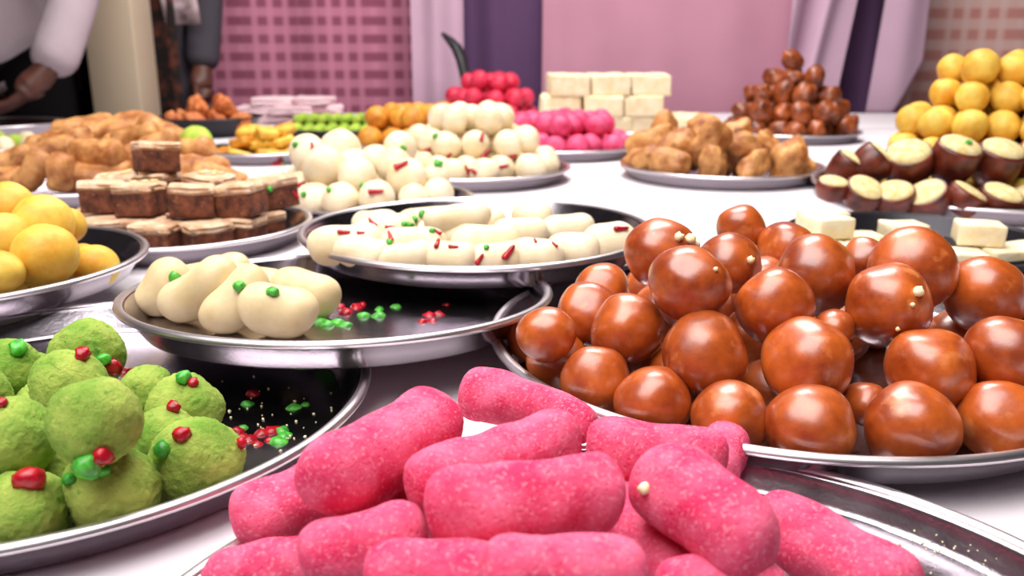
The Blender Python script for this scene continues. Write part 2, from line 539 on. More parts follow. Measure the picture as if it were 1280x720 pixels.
tray('Gn', 'dark tin tray of pale green rolls', -0.405, 2.110, 0.135, mat=M_TIN)
tray('Of', 'deep dark tin tray of orange fried pieces', -0.715, 2.120, 0.120, depth=0.042, mat=M_TIN)
tray('Hl', 'bright steel tray under the reaching hand', -1.215, 2.090, 0.155, depth=0.03)
tray('Gl', 'steel tray of white pieces with green sprinkles in front of the reaching hand', -1.005, 1.700, 0.130)

# inverted bowl that props tray C from below
prof = [(0, 0.0285), (0.024, 0.0285), (0.030, 0.026), (0.042, 0.004), (0.045, 0.0), (0.0435, 0.0), (0.029, 0.0245), (0.024, 0.027), (0, 0.027)]
tag(obj('steel_bowl', lathe_mesh('bowl', prof, 48), M_STEEL, None, W((-0.03, 0.842, 0.0015))), 'upturned steel bowl propping the tray of white oblong sweets', 'bowl')


def floor_z(key, x, y):
    X, Y, R, z, d, (sx, sy) = TRAYS[key]
    return z + 0.0015 + sx * (x - X) + sy * (y - Y)


# ------------------------------------------------------------------ heaps of round sweets
def relax(P, key, it=320, pack=1.0, keep=0.02, seen=None, soft=0.3):
    """push overlapping balls apart, keep them on the tray floor and inside its rim; pulled softly to the start.
    The first `seen` balls give way mostly in depth."""
    n = len(P)
    c = np.array([[p[0], p[1], p[2]] for p in P], float)
    r = np.array([p[3] for p in P], float)
    c0 = c.copy()
    eye = np.array([0, 0, H])
    vis = np.arange(n) < (seen or 0)
    X, Y, R, z, d, (sx, sy) = TRAYS[key]
    for k in range(it):
        dv = c[:, None] - c[None]
        ds = np.sqrt((dv ** 2).sum(-1)) + 1e-9
        need = (r[:, None] + r[None]) * pack
        ov = np.clip(need - ds, 0, None)
        np.fill_diagonal(ov, 0)
        push = (dv / ds[..., None] * ov[..., None]).sum(1) * 0.32
        back = c0 - c
        u = c - eye
        u /= np.linalg.norm(u, axis=1)[:, None]
        par = (push * u).sum(1)[:, None] * u
        push = np.where(vis[:, None], par * 1.2 + soft * (push - par), push)
        bpar = (back * u).sum(1)[:, None] * u
        back = np.where(vis[:, None], back - bpar, back * 0.3)
        c += push
        if k < it * 0.9:
            c += back * keep
        fl = z + 0.0018 + sx * (c[:, 0] - X) + sy * (c[:, 1] - Y) + r * 0.95
        dz = np.maximum(0, fl - c[:, 2])
        c[:, 2] += dz
        low = c[:, 2] < fl + d
        q = c[:, :2] - (X, Y)
        qr = np.hypot(q[:, 0], q[:, 1])
        lim = np.where(low, R * 0.93 - r * 0.80, R * 1.05 - r)
        s = np.where(qr > lim, lim / np.maximum(qr, 1e-6), 1)
        c[:, :2] = (X, Y) + q * s[:, None]
    return [(c[i][0], c[i][1], c[i][2], r[i]) for i in range(n)]


RND = random.Random(7)


def rrot(rd=RND):
    return Euler((rd.uniform(0, 6.28), rd.uniform(0, 6.28), rd.uniform(0, 6.28)))


def put_balls(P, name, meshes, mat, label, cat, group, rd=RND, shape=(0.06, 0.06, 0.05)):
    out = []
    for i, (x, y, z, r) in enumerate(P):
        m = meshes[i % len(meshes)]
        lb = label(i) if callable(label) else label
        s = (r * (1 + rd.uniform(-1, 1) * shape[0]), r * (1 + rd.uniform(-1, 1) * shape[1]), r * (1 + rd.uniform(-1, 1) * shape[2]))
        o = obj(name, m, mat, None, W((x, y, z)), rrot(rd), s)
        tag(o, lb, cat, group)
        out.append(o)
    return out


def px_balls(L, key=None):
    """(px, py, radius px, height) -> table coordinates"""
    P = []
    for px, py, rp, z in L:
        p, t = atz(px, py, z)
        P.append((p.x, p.y, z, rp * t / F))
    return P


# ---- gulab jamun
GU = [(741, 484, 45, .0225), (815, 503, 47, .023), (910, 528, 48, .0225), (1013, 548, 54, .023), (1145, 547, 58, .024), (1250, 533, 51, .024),
      (697, 458, 38, .021), (660, 425, 32, .021), (1338, 520, 52, .024),
      (683, 418, 34, .040), (735, 392, 41, .052), (783, 413, 45, .050), (878, 443, 52, .050), (1007, 456, 59, .052), (1164, 464, 59, .052), (1258, 443, 49, .052), (1335, 440, 50, .05),
      (752, 368, 38, .050), (860, 357, 49, .078), (966, 383, 50, .072), (1110, 382, 57, .076), (1230, 368, 50, .066), (1042, 412, 27, .060), (1082, 505, 30, .030),
      (826, 314, 44, .082), (912, 330, 42, .078), (1020, 342, 51, .078), (1140, 338, 52, .076), (927, 286, 31, .082), (982, 312, 36, .074), (1080, 326, 30, .070),
      (1190, 500, 40, .024), (960, 500, 40, .026), (850, 470, 40, .024), (790, 440, 38, .022), (1300, 400, 44, .05)]
gp = px_balls(GU)
gp += [(0.10, 0.56, .023, .022), (0.15, 0.50, .023, .022), (0.20, 0.52, .023, .022), (0.24, 0.56, .023, .022), (0.15, 0.58, .023, .022), (0.20, 0.60, .023, .022), (0.27, 0.50, .023, .022),
       (0.16, 0.54, .052, .021), (0.21, 0.55, .052, .021), (0.26, 0.58, .05, .021), (0.11, 0.53, .05, .021), (0.10, 0.61, .023, .022), (0.26, 0.63, .023, .022)]
gp = relax(gp, 'G', keep=0.06, pack=0.93, seen=len(GU))
gm = [blob_mesh('gulab', s, 4, lump=0.13, freq=1.0, fine=0.006, ffreq=5, dimple=0.05 if s % 2 else 0.0) for s in range(1, 7)]
TOP = {24: 'tall oval gulab jamun leaning at the upper edge of the brown heap', 28: 'smallest gulab jamun perched at the very top of the brown heap',
       20: 'gulab jamun with a white sugar crumb stuck on its side', 21: 'dull dark gulab jamun with a tiny pinhole'}
gul = put_balls(gp, 'gulab_jamun', gm, M_GULAB, lambda i: TOP.get(i, 'glossy orange brown gulab jamun ' + ('in the bottom layer', 'in the middle layer', 'in the upper layer')[(gp[i][2] > .043) + (gp[i][2] > .068)]), 'gulab jamun', 'gulab jamun heap')
for i in TOP: del gul[i]['group']

# ---- green coconut balls
GR = [(120, 526, 56, .052), (140, 624, 59, .0215), (250, 588, 57, .022), (230, 512, 47, .026), (88, 487, 50, .040), (110, 444, 46, .040), (14, 462, 40, .040),
      (14, 550, 54, .044), (35, 640, 54, .021), (80, 596, 36, .020), (182, 492, 36, .026), (205, 550, 42, .022), (-40, 500, 50, .030), (60, 520, 44, .02), (150, 560, 40, .02), (-60, 590, 52, .022), (30, 480, 40, .018)]
grp = relax(px_balls(GR), 'Gr', keep=0.06, pack=0.93, seen=len(GR))
grm = [blob_mesh('green_ball', s, 5, lump=0.10, freq=1.3, fine=0.042, ffreq=10.0) for s in range(11, 15)]
put_balls(grp, 'green_coconut_ball', grm, M_GREEN, lambda i: 'crumbly green coconut ball ' + ('lying on the steel of its tray', 'resting on other green balls')[grp[i][2] > .034], 'sweet ball', 'green balls on their tray')


# ---- pink rolls
def roll_between(name, A, B, r0, r1, mat, label, cat, group, seed, **kw):
    A, B = Vector(A), Vector(B)
    d = B - A
    L = d.length
    r = (r0 + r1) / 2
    m = roll_mesh(name, seed, (L / 2) / r, r0 / r, r1 / r, **kw)
    o = obj(name, m, mat, None, W((A + B) / 2), None, r)
    o.rotation_mode = 'QUATERNION'
    o.rotation_quaternion = d.to_track_quat('X', 'Z')
    o.rotation_mode = 'XYZ'
    return tag(o, label, cat, group)


PK = [  # end A (px, py, r px, z), end B, label
    ((425, 594, 51, .052), (530, 537, 50, .052), 'fat pink roll on the heap pointing toward the green balls'),
    ((606, 492, 37, .036), (716, 524, 25, .031), 'tapering pink roll at the back of the heap, touching the gulab jamun tray'),
    ((555, 600, 46, .050), (683, 556, 42, .050), 'pink roll lying between the fat roll and the top roll'),
    ((582, 633, 53, .055), (730, 618, 50, .055), 'long pink roll lying level on top of the heap'),
    ((772, 562, 40, .038), (868, 572, 40, .036), 'pink roll behind the one with a white sugar chip'),
    ((845, 612, 55, .050), (915, 664, 56, .046), 'stout pink roll with a white sugar chip on its end'),
    ((985, 662, 47, .022), (1095, 722, 48, .020), 'pink roll at the outer edge of the heap beside bare steel'),
    ((332, 642, 43, .022), (398, 612, 40, .026), None),
    ((420, 690, 46, .036), (492, 668, 40, .040), None),
    ((290, 720, 34, .020), (390, 706, 40, .022), None),
    ((500, 718, 42, .044), (605, 722, 46, .042), None),
    ((650, 720, 52, .050), (755, 718, 52, .048), None),
    ((790, 652, 42, .026), (835, 706, 42, .022), None),
    ((860, 735, 40, .030), (945, 745, 44, .028), None),
    ((905, 560, 30, .022), (880, 610, 36, .020), None),
    ((640, 690, 50, .020), (520, 660, 46, .020), None),
    ((760, 640, 44, .018), (690, 600, 40, .018), None),
    ((540, 610, 40, .018), (460, 640, 40, .018), None),
]
for i, (A, B, lb) in enumerate(PK):
    pa, ta = atz(A[0], A[1], A[3])
    pb, tb = atz(B[0], B[1], B[3])
    roll_between('pink_roll', pa, pb, A[2] * ta / F, B[2] * tb / F, M_PINK, lb or 'pink sugar dusted roll lower in the heap', 'sweet roll',
                 None if lb else 'pink rolls in the heap', 31 + i, bend=(0.18, -0.15, 0.1, 0.14)[i % 4], lump=0.10, fine=0.012, ffreq=13, nl=110, nr=84)


# ---- cream crescents on tray B  (centre px, py, length px, radius px, image angle deg, Y, lean)
def oblong(name, L, key, mat, label, cat, group, seed0, fat=1.0, **kw):
    for i, (px, py, hl, rp, ang, Y) in enumerate(L):
        rp *= fat
        p, t = aty(px, py, Y)
        fz = floor_z(key, p.x, p.y)
        r = rp * t / F
        half = max(0.004, hl * t / F - r)
        a = math.radians(ang)
        dx, dz = math.cos(a), math.sin(a)
        z = max(p.z, fz + r * 0.93)
        d = Vector((dx, (0.15, -0.25, 0.3)[i % 3], dz)).normalized() * half
        if z - abs(d.z) < fz + r * 0.9:
            z = fz + r * 0.9 + abs(d.z)
        c = Vector((p.x, p.y, z))
        lb = label[i] if isinstance(label, (list, tuple)) else label
        roll_between(name, c - d, c + d, r * 0.97, r * 1.03, mat, lb, cat, None if isinstance(label, (list, tuple)) else group, seed0 + i, nl=32, nr=32, **kw)


BL = [(206, 370, 40, 29, 55, .580), (250, 376, 62, 29, 33, .556), (296, 388, 50, 29, 44, .538), (348, 390, 50, 33, -12, .530), (382, 368, 46, 30, -12, .580), (262, 352, 54, 27, 12, .620), (318, 360, 46, 28, -14, .600)]
oblong('cream_crescent', BL, 'B', M_CREAM, 'smooth cream coloured crescent sweet on the half empty tilted tray', 'milk sweet', 'cream crescents on the tilted tray', 60, bend=0.22, lump=0.06, blunt=2.0)
CL = [(432, 305, 48, 22, 4, .66), (455, 316, 40, 18, -6, .645), (515, 308, 44, 22, -4, .67), (505, 322, 38, 17, 4, .64), (562, 322, 36, 19, 0, .64), (608, 308, 46, 24, -4, .68), (620, 323, 36, 18, 5, .642), (670, 320, 36, 20, -2, .645),
      (572, 272, 44, 15, 3, .74), (665, 271, 24, 18, 0, .80), (716, 314, 34, 22, 0, .66), (762, 310, 36, 22, 0, .70), (480, 290, 40, 18, 8, .74), (560, 296, 40, 17, -4, .74), (650, 294, 36, 17, 0, .75), (710, 292, 34, 16, 3, .77), (600, 284, 34, 16, 2, .80), (530, 284, 34, 16, 2, .80), (470, 286, 30, 16, 2, .79)]
oblong('white_oblong_sweet', CL, 'C', M_WHITE, 'white oblong milk sweet on the tray with red petals', 'milk sweet', 'white oblongs on the propped tray', 80, fat=1.15, bend=0.12, lump=0.07, blunt=2.1)

# ---- yellow laddus on the left tray
YL = [(60, 324, 43, .575), (52, 282, 40, .64), (8, 300, 34, .60), (4, 342, 30, .565), (105, 335, 26, .61), (85, 282, 24, .66), (60, 373, 32, .545), (138, 362, 30, .585), (8, 262, 32, .68), (14, 375, 26, .55), (-40, 330, 40, .60), (-50, 290, 40, .66), (20, 330, 30, .62)]
P = []
for px, py, rp, Y in YL:
    p, t = aty(px, py, Y)
    P.append((p.x, p.y, p.z, rp * t / F))
P += [(-.48, .70, .043, .022), (-.44, .72, .043, .022), (-.40, .70, .043, .022), (-.46, .66, .043, .022), (-.50, .66, .043, .022)]
P = relax(P, 'Y', keep=0.06, pack=0.93, seen=len(YL))
ym = [blob_mesh('laddu', s, 4, lump=0.06, freq=1.1) for s in range(21, 25)]
put_balls(P, 'yellow_laddu', ym, M_YELLOW, 'big smooth yellow laddu on the tray beside the green balls', 'laddu', 'yellow laddus beside the green balls')


# ---- generic pyramid heap
def heap(key, r, layers, rad, cx=None, cy=None, rd=None, jit=0.15, lift=1.55, drop=0.88, z0=None):
    X, Y, R, z, d, s = TRAYS[key]
    cx = X if cx is None else cx
    cy = Y if cy is None else cy
    rd = rd or random.Random(int(cx * 1e4) + 3)
    P = []
    for k in range(layers):
        zz = floor_z(key, cx, cy) + r + k * lift * r if z0 is None else z0 + k * lift * r
        rr = rad - k * r * drop
        n = 0
        row = 0
        y = -rr
        stepy = 1.75 * r
        ox = (k % 2) * r
        m = int(rr / stepy) + 1
        for j in range(-m, m + 1):
            yy = (j + (k % 2) * 0.5) * stepy
            for i in range(-int(rr / (2 * r)) - 1, int(rr / (2 * r)) + 2):
                xx = (i + (j % 2) * 0.5) * 2.02 * r + ox * 0.5
                if math.hypot(xx, yy) <= rr:
                    P.append((cx + xx + rd.uniform(-1, 1) * r * jit, cy + yy + rd.uniform(-1, 1) * r * jit, zz + rd.uniform(-.5, .5) * r * jit, r * rd.uniform(.94, 1.05)))
    return P


# ---- yellow laddu pyramid on the right tray
P = heap('R', 0.0225, 5, 0.170, 0.690, 1.245, lift=1.55, drop=0.98)
P = relax(P, 'R', keep=0.05, pack=0.97)
P = [p for p in P]
put_balls(P, 'yellow_laddu', ym, M_YELLOW, 'yellow laddu in the tall pyramid behind the cut dark jamun', 'laddu', 'yellow laddu pyramid')

# ---- cut dark jamun: barrel with cream filling
bar = [(0, -1.0), (0.55, -0.98), (0.80, -0.80), (0.95, -0.35), (1.0, 0.15), (0.96, 0.60), (0.90, 0.74), (0.84, 0.70), (0, 0.68)]
fil = [(0.86, 0.60), (0.84, 0.76), (0.70, 0.88), (0.40, 0.95), (0, 0.97)]
bm_, fm_ = lathe_mesh('jamun_barrel', bar, 28), lathe_mesh('jamun_filling', fil, 28)
pm_ = blob_mesh('pistachio_bit', 5, 2, lump=0.3, freq=2, squash=(1, .7, .5))


def cut_jamun(px, py, rp, Y, rot, label, group, nut=False, flat=1.0):
    p, t = aty(px, py, Y)
    r = rp * t / F * 1.06
    z = max(p.z, floor_z('R', p.x, p.y) + r * (0.35 + 0.6 * flat))
    o = thing('cut_jamun', W((p.x, p.y, z)), label, 'cut jamun', group)
    o.rotation_euler = rot
    obj('shell', bm_, M_DKJ, o, None, None, (r * 1.05, r, r * flat))
    obj('filling', fm_, M_FILL, o, None, None, (r * 1.05, r, r * flat))
    if nut:
        obj('pistachio_bit', pm_, M_PISTA, o, (0.1 * r, -0.2 * r, 0.98 * r), (0, 0, 0.6), r * 0.22)


rd = random.Random(5)
for i, (px, py, rp, nut) in enumerate([(1058, 212, 21, False), (1088, 206, 23, False), (1135, 206, 27, False), (1192, 200, 27, True), (1246, 204, 27, False), (1298, 204, 27, False)]):
    cut_jamun(px, py, rp, 1.080 + 0.006 * abs(i - 3), (0.42 if i > 1 else 0.25, (.5, .75, -0.35, 0.05, 0.05, -.1)[i], rd.uniform(-.3, .3)),
              'dark jamun cut open with cream filling and a green nut bit' if nut else 'dark jamun cut open, standing in the upper row before the yellow pyramid', None if nut else 'cut jamun upper row', nut)
for i, (px, py, rp) in enumerate([(1040, 236, 19), (1078, 243, 23), (1118, 248, 23), (1160, 250, 25), (1205, 250, 24), (1248, 252, 25), (1290, 252, 24)]):
    cut_jamun(px, py, rp, 1.030 + 0.005 * abs(i - 4), (rd.uniform(.25, .6), rd.uniform(-.5, .5), rd.uniform(-.5, .5)), 'dark jamun cut open, lying in the lower row at the tray rim', 'cut jamun lower row', False, 0.72)

# ---- barfi slabs on small tray K
bar_m = [box_mesh('barfi', 0.040, 0.034, 0.020, 0.0022, 2, -0.01, 0.0012, s, 2) for s in range(4)]
BF = [(.295, .812, .012, .1), (.300, .852, .012, -.2), (.302, .830, .033, .3), (.338, .806, .012, .4), (.342, .850, .012, 0), (.308, .860, .033, .2),
      (.320, .892, .012, .5), (.405, .775, .012, -.2), (.450, .785, .012, .15), (.490, .805, .012, .3), (.410, .905, .012, .1), (.432, .800, .033, -.3)]
for i, (x, y, z, a) in enumerate(BF):
    tag(obj('barfi_slab', bar_m[i % 4], M_BARFI, None, W((x, y, z + 0.002)), (0, 0, a)), 'cream barfi slab on the small tray behind the gulab jamun', 'barfi', 'barfi on the small tray')

# ---- chocolate fudge squares
fb = [box_mesh('fudge_body', 0.041, 0.034, 0.024, 0.002, 2, 0, 0.0012, s, 3) for s in range(10, 14)]
ft = [box_mesh('fudge_top', 0.043, 0.036, 0.010, 0.003, 2, 0.0225, 0.0014, s, 3) for s in range(10, 14)]
fn = blob_mesh('nut_flake', 9, 2, lump=0.4, freq=2, squash=(1, .6, .35))
FU = [(128, 252, .895, .25, 0), (178, 260, .880, -.15, 1), (240, 262, .872, .22, 0), (304, 266, .880, -.2, 0), (196, 214, .95, .5, 0), (150, 232, .95, .2, 1), (262, 228, .95, -.3, 1), (345, 258, .93, .5, 0),
      (132, 289, .872, .1, 0), (197, 292, .848, -.12, 0), (262, 295, .846, .5, 0), (328, 289, .862, -.2, 0), (362, 283, .90, .6, 0), (105, 268, .93, .1, 0),
      (160, 280, .92, 0, 0), (232, 278, .93, .3, 0), (300, 275, .94, .1, 0)]
spots = []
for px, py, Y, a, nut in FU:
    p, t = aty(px, py, Y)
    k = max(0, round((p.z - 0.016 - floor_z('Bn', p.x, p.y)) / 0.035))
    X, Yc, R = TRAYS['Bn'][:3]
    q = Vector((p.x - X, Y - Yc))
    lim = R - 0.045 if k == 0 else R - 0.032
    if q.length > lim: q *= lim / q.length
    spots.append([X + q.x, Yc + q.y, k, a, nut])
for sp_ in sorted(spots, key=lambda v: -v[2])[:]:                 # a square under every stacked square
    for k in range(sp_[2] - 1, -1, -1):
        if not any(o_[2] == k and math.hypot(o_[0] - sp_[0], o_[1] - sp_[1]) < 0.030 for o_ in spots):
            spots.append([sp_[0], sp_[1], k, sp_[3] + 0.4, 0])
for i, (x, y, k, a, nut) in enumerate(spots):
    fz = floor_z('Bn', x, y)
    o = thing('fudge_square', W((x, y, fz + k * 0.0338)), 'brown fudge square with pale top and nut flakes' if nut else 'brown fudge square with a pale top, ' + ('lying on the steel', 'stacked in the second layer', 'stacked on top')[min(k, 2)], 'fudge',
              'nut topped fudge squares' if nut else 'fudge squares')
    o.rotation_euler = (RND.uniform(-.1, .1) * (k > 0), RND.uniform(-.1, .1) * (k > 0), a * 1.4)
    obj('cake_layer', fb[i % 4], M_FUDGE, o)
    obj('top_layer', ft[i % 4], M_FTOP, o)
    if nut:
        for q in range(4):
            obj('nut_flake', fn, M_FILL, o, (RND.uniform(-.014, .014), RND.uniform(-.011, .011), 0.0335), (0, 0, RND.uniform(0, 3)), 0.0045)

# ---- white balls on D1 and D2
WL = [(345, 238, 24, 1.02), (372, 247, 26, 1.0), (423, 252, 24, .985), (471, 248, 24, .985), (517, 250, 21, .99), (548, 242, 20, 1.02), (400, 222, 27, 1.05), (360, 215, 24, 1.06), (445, 222, 24, 1.05), (508, 224, 27, 1.04),
      (425, 188, 26, 1.10), (358, 195, 24, 1.10), (385, 200, 22, 1.09), (470, 205, 24, 1.09), (500, 185, 22, 1.12), (545, 222, 18, 1.08)]
P = []
for px, py, rp, Y in WL:
    p, t = aty(px, py, Y)
    P.append((p.x, p.y, p.z, rp * t / F))
P += [(-.17, 1.09, .024, .024), (-.22, 1.08, .024, .024), (-.12, 1.09, .024, .024), (-.19, 1.13, .024, .024), (-.14, 1.14, .024, .024), (-.2, 1.07, .06, .022), (-.15, 1.09, .06, .022)]
P = relax(P, 'D1', keep=0.06, pack=0.92, seen=len(WL))
wm = [blob_mesh('milk_ball', s, 4, lump=0.07, freq=1.0) for s in range(41, 45)]
put_balls(P, 'white_milk_ball', wm, M_WHITE, 'plump white milk ball on the tray beside the chocolate fudge', 'milk sweet', 'white balls beside the fudge')
P = heap('D2', 0.0225, 3, 0.132, lift=1.3, drop=1.7)
P = relax(P, 'D2', keep=0.05, pack=0.97)
put_balls(P, 'white_milk_ball', wm, M_WHITE, 'small white milk ball on the tray with red saffron strands', 'milk sweet', 'white balls with saffron strands')

# ---- fritters on Pk and long rolls on F
FR = [(800, 200, 20, 1.31), (812, 178, 24, 1.42), (850, 185, 26, 1.38), (885, 180, 26, 1.36), (930, 185, 27, 1.37), (985, 200, 26, 1.34), (890, 210, 22, 1.30), (835, 205, 22, 1.30), (940, 210, 22, 1.30), (1000, 205, 20, 1.36),
      (830, 165, 22, 1.46), (880, 162, 24, 1.46), (915, 170, 22, 1.45), (960, 185, 22, 1.44), (795, 200, 18, 1.38)]
P = []
for px, py, rp, Y in FR:
    p, t = aty(px, py, Y)
    P.append((p.x, p.y, p.z, rp * t / F * 0.92))
P += [(.33, 1.40, .028, .026), (.28, 1.42, .028, .026), (.38, 1.42, .028, .026), (.33, 1.46, .028, .026)]
P = relax(P, 'Pk', keep=0.06, pack=0.93, seen=len(FR))
fm = [blob_mesh('fritter', s, 4, lump=0.40, freq=1.3, fine=0.05, ffreq=5.5, squash=(1.3, .92, .8)) for s in range(51, 56)]
put_balls(P, 'golden_fritter', fm, M_FRY, 'lumpy golden brown fritter on its own steel tray', 'fritter', 'lumpy fritters')

FL = [(a_, b_, c_ * 1.2, d_, e_, f_) for a_, b_, c_, d_, e_, f_ in [(75, 178, 34, 17, 10, 1.30), (120, 190, 32, 18, -4, 1.20), (145, 162, 34, 18, 12, 1.36), (185, 185, 34, 15, 20, 1.22), (208, 168, 34, 18, -22, 1.34), (60, 190, 30, 18, 14, 1.24), (40, 215, 24, 18, 50, 1.15), (75, 216, 22, 17, 70, 1.14),
      (250, 212, 32, 20, -12, 1.20), (275, 222, 28, 17, -20, 1.16), (165, 175, 34, 17, 16, 1.30), (105, 160, 32, 16, 8, 1.40), (10, 205, 28, 18, 20, 1.22), (230, 190, 34, 18, 8, 1.26), (20, 222, 26, 16, 0, 1.16),
      (130, 215, 32, 18, 0, 1.20), (180, 215, 32, 18, 10, 1.22), (100, 225, 30, 17, 0, 1.18), (150, 200, 32, 18, 5, 1.28), (60, 205, 32, 18, 5, 1.28), (210, 205, 32, 18, 5, 1.28)]]
oblong('fried_roll', FL, 'F', M_FRY, 'long golden brown fried roll in the heap behind the fudge', 'fried sweet', 'fried rolls behind the fudge', 130, fat=0.9, bend=0.15, lump=0.2, fine=0.03, ffreq=3)

# ---- pale laddu on the right end of the fried rolls
p, t = aty(246, 178, 1.30)
tag(obj('pale_green_laddu', ym[0], M_GRN2, None, W((p.x, p.y, max(p.z, .05))), (0, 0, 0), 0.024), 'single pale yellow green laddu at the end of the fried rolls', 'laddu')

# ---- back rows
P = relax(heap('Ro', 0.022, 2, 0.122, lift=1.5, drop=1.0), 'Ro', pack=0.97)
put_balls(P, 'rose_ball', wm, M_ROSE, 'bright rose pink ball on the tray before the barfi stack', 'sweet ball', 'rose balls before the barfi')
P = relax(heap('Re', 0.026, 3, 0.125, lift=1.3, drop=1.0), 'Re', pack=0.97)
put_balls(P, 'red_ball', wm, M_RED, 'crimson red ball in the heap beside the black handle', 'sweet ball', 'crimson balls')
P = relax(heap('Or', 0.025, 2, 0.10, lift=1.5, drop=1.0), 'Or', pack=0.97)
om = [blob_mesh('boondi', s, 4, lump=0.08, freq=1.2, fine=0.04, ffreq=6) for s in range(61, 64)]
put_balls(P, 'orange_laddu', om, M_ORANGE, 'grainy orange laddu in the tray between green rolls and white balls', 'laddu', 'orange laddus')
P = relax(heap('Br', 0.0235, 5, 0.140, lift=1.4, drop=1.15, jit=0.35), 'Br', pack=0.95)
nm = [blob_mesh('fried_ball', s, 4, lump=0.22, freq=1.3, squash=(1.2, .95, .9)) for s in range(71, 75)]
put_balls(P, 'brown_fried_ball', nm, M_GULAB_D, 'dark brown fried ball in the heap before the lilac drape', 'fried sweet', 'brown fried balls')
P = relax(heap('Of', 0.024, 2, 0.085, lift=1.4, drop=0.9, jit=0.4), 'Of', pack=0.9)
put_balls(P, 'orange_fried_piece', fm, M_FRYO, 'orange fried piece in the deep dark tray', 'fried sweet', 'orange fried pieces')

# green rolls side by side, yellow flat pieces
for i in range(16):
    row, c = divmod(i, 8)
    X, Y = -0.405, 2.11
    x = X - 0.10 + c * 0.0275
    y = Y - 0.045 + row * 0.06
    roll_between('green_roll', (x, y - .018, .014), (x + .004, y + .020, .014 + 0.006), .0125, .0125, M_GRN2, 'pale green roll in the row on the dark tin tray', 'sweet roll', 'green rolls', 200 + i, nl=16, nr=16)
for i in range(7):
    x = -0.50 + i * 0.027
    roll_between('green_roll', (x, 2.09, .038), (x + .004, 2.13, .039), .0125, .0125, M_GRN2, 'pale green roll in the row on the dark tin tray', 'sweet roll', 'green rolls', 230 + i, nl=16, nr=16)
yp = [box_mesh('yellow_piece', 0.042, 0.034, 0.016, 0.005, 2, -0.008, 0.003, s, 2) for s in range(3)]
rd = random.Random(12)
for i in range(26):
    k = 0 if i < 13 else (1 if i < 21 else 2)
    rr = (0.095, 0.07, 0.035)[k]
    a = i * 2.399
    q = rr * math.sqrt(((i % 13) + 0.5) / 13)
    o = obj('yellow_piece', yp[i % 3], M_YELLOW if i % 4 else M_ORANGE, None, W((-0.455 + q * math.cos(a), 1.66 + q * math.sin(a), 0.013 + k * 0.019)), (rd.uniform(-.3, .3), rd.uniform(-.3, .3), rd.uniform(0, 3)))
    tag(o, 'flat golden yellow sweet piece on the steel tray of yellow pieces', 'sweet piece', 'flat yellow pieces')

# barfi stack at the back
bs = [box_mesh('barfi_big', 0.088, 0.075, 0.046, 0.004, 2, 0, 0.0035, s, 3) for s in range(20, 25)]
n = 0
for k in range(3):
    for row in range(2):
        for c in range(4 if k == 0 else (4 if k == 1 else 3)):
            x = 0.262 - 0.145 + c * 0.093 + (0.01, -0.006, 0.012)[k]
            y = 2.045 + row * 0.10
            if abs(x - 0.262) > 0.17 or (k == 1 and c == 3): continue
            o = obj('barfi_slab', bs[n % 5], M_BARFI, None, W((x + rd.uniform(-.004, .004), y + rd.uniform(-.01, .01), 0.0035 + k * 0.0465)), (0, 0, rd.uniform(-.08, .08)))
            tag(o, 'thick cream barfi slab in the tall stack before the pink drape', 'barfi', 'tall barfi stack')
            n += 1
# far left trays
rd = random.Random(3)
for i in range(14):
    a, q = i * 2.399, 0.10 * math.sqrt((i + .5) / 14)
    tag(obj('white_piece', wm[i % 4], M_WHITE if i % 3 else M_GRN2, None, W((-1.005 + q * math.cos(a), 1.70 + q * math.sin(a), 0.020)), rrot(rd), (0.022, 0.018, 0.017)),
        'white milk piece on the tray in front of the reaching hand' if i % 3 else 'pale green piece on the tray in front of the reaching hand', 'milk sweet', 'white pieces near the hand' if i % 3 else 'green pieces near the hand')

# ------------------------------------------------------------------ candied bits and petals on the sweets (placed on whatever lies under the photo ray)
bpy.context.view_layer.update()
dg = bpy.context.evaluated_depsgraph_get()
chip = [blob_mesh('candied_chip', s, 2, lump=0.35, freq=1.6, squash=(1.1, .9, .85)) for s in range(3)]
petal = [roll_mesh('petal', s, 0.9, 0.8, 0.45, bend=0.3, lump=0.2, nl=10, nr=10) for s in range(3)]
cam_o = Vector((0, 0, TZ + H))


def stick(px, py, rp, mesh, mat, name, label, cat, group, ang=0.0, sink=0.35):
    d = ray(px, py).normalized()
    hit, loc, nor, _, _, _ = SC.ray_cast(dg, cam_o + d * 0.05, d)
    if not hit: return
    t = (loc - cam_o).dot(Vector((0, math.cos(PITCH), -math.sin(PITCH))))
    r = rp * t / F * (1.25 if 'candied' in name else (0.9 if 'strip' in name or 'strand' in name else 1.0))
    o = obj(name, mesh, mat, None, loc + nor * r * sink, None, r)
    q = nor.to_track_quat('Z', 'Y').to_matrix() @ Matrix.Rotation(ang, 3, 'Z')
    o.rotation_euler = q.to_euler()
    tag(o, label, cat, group)


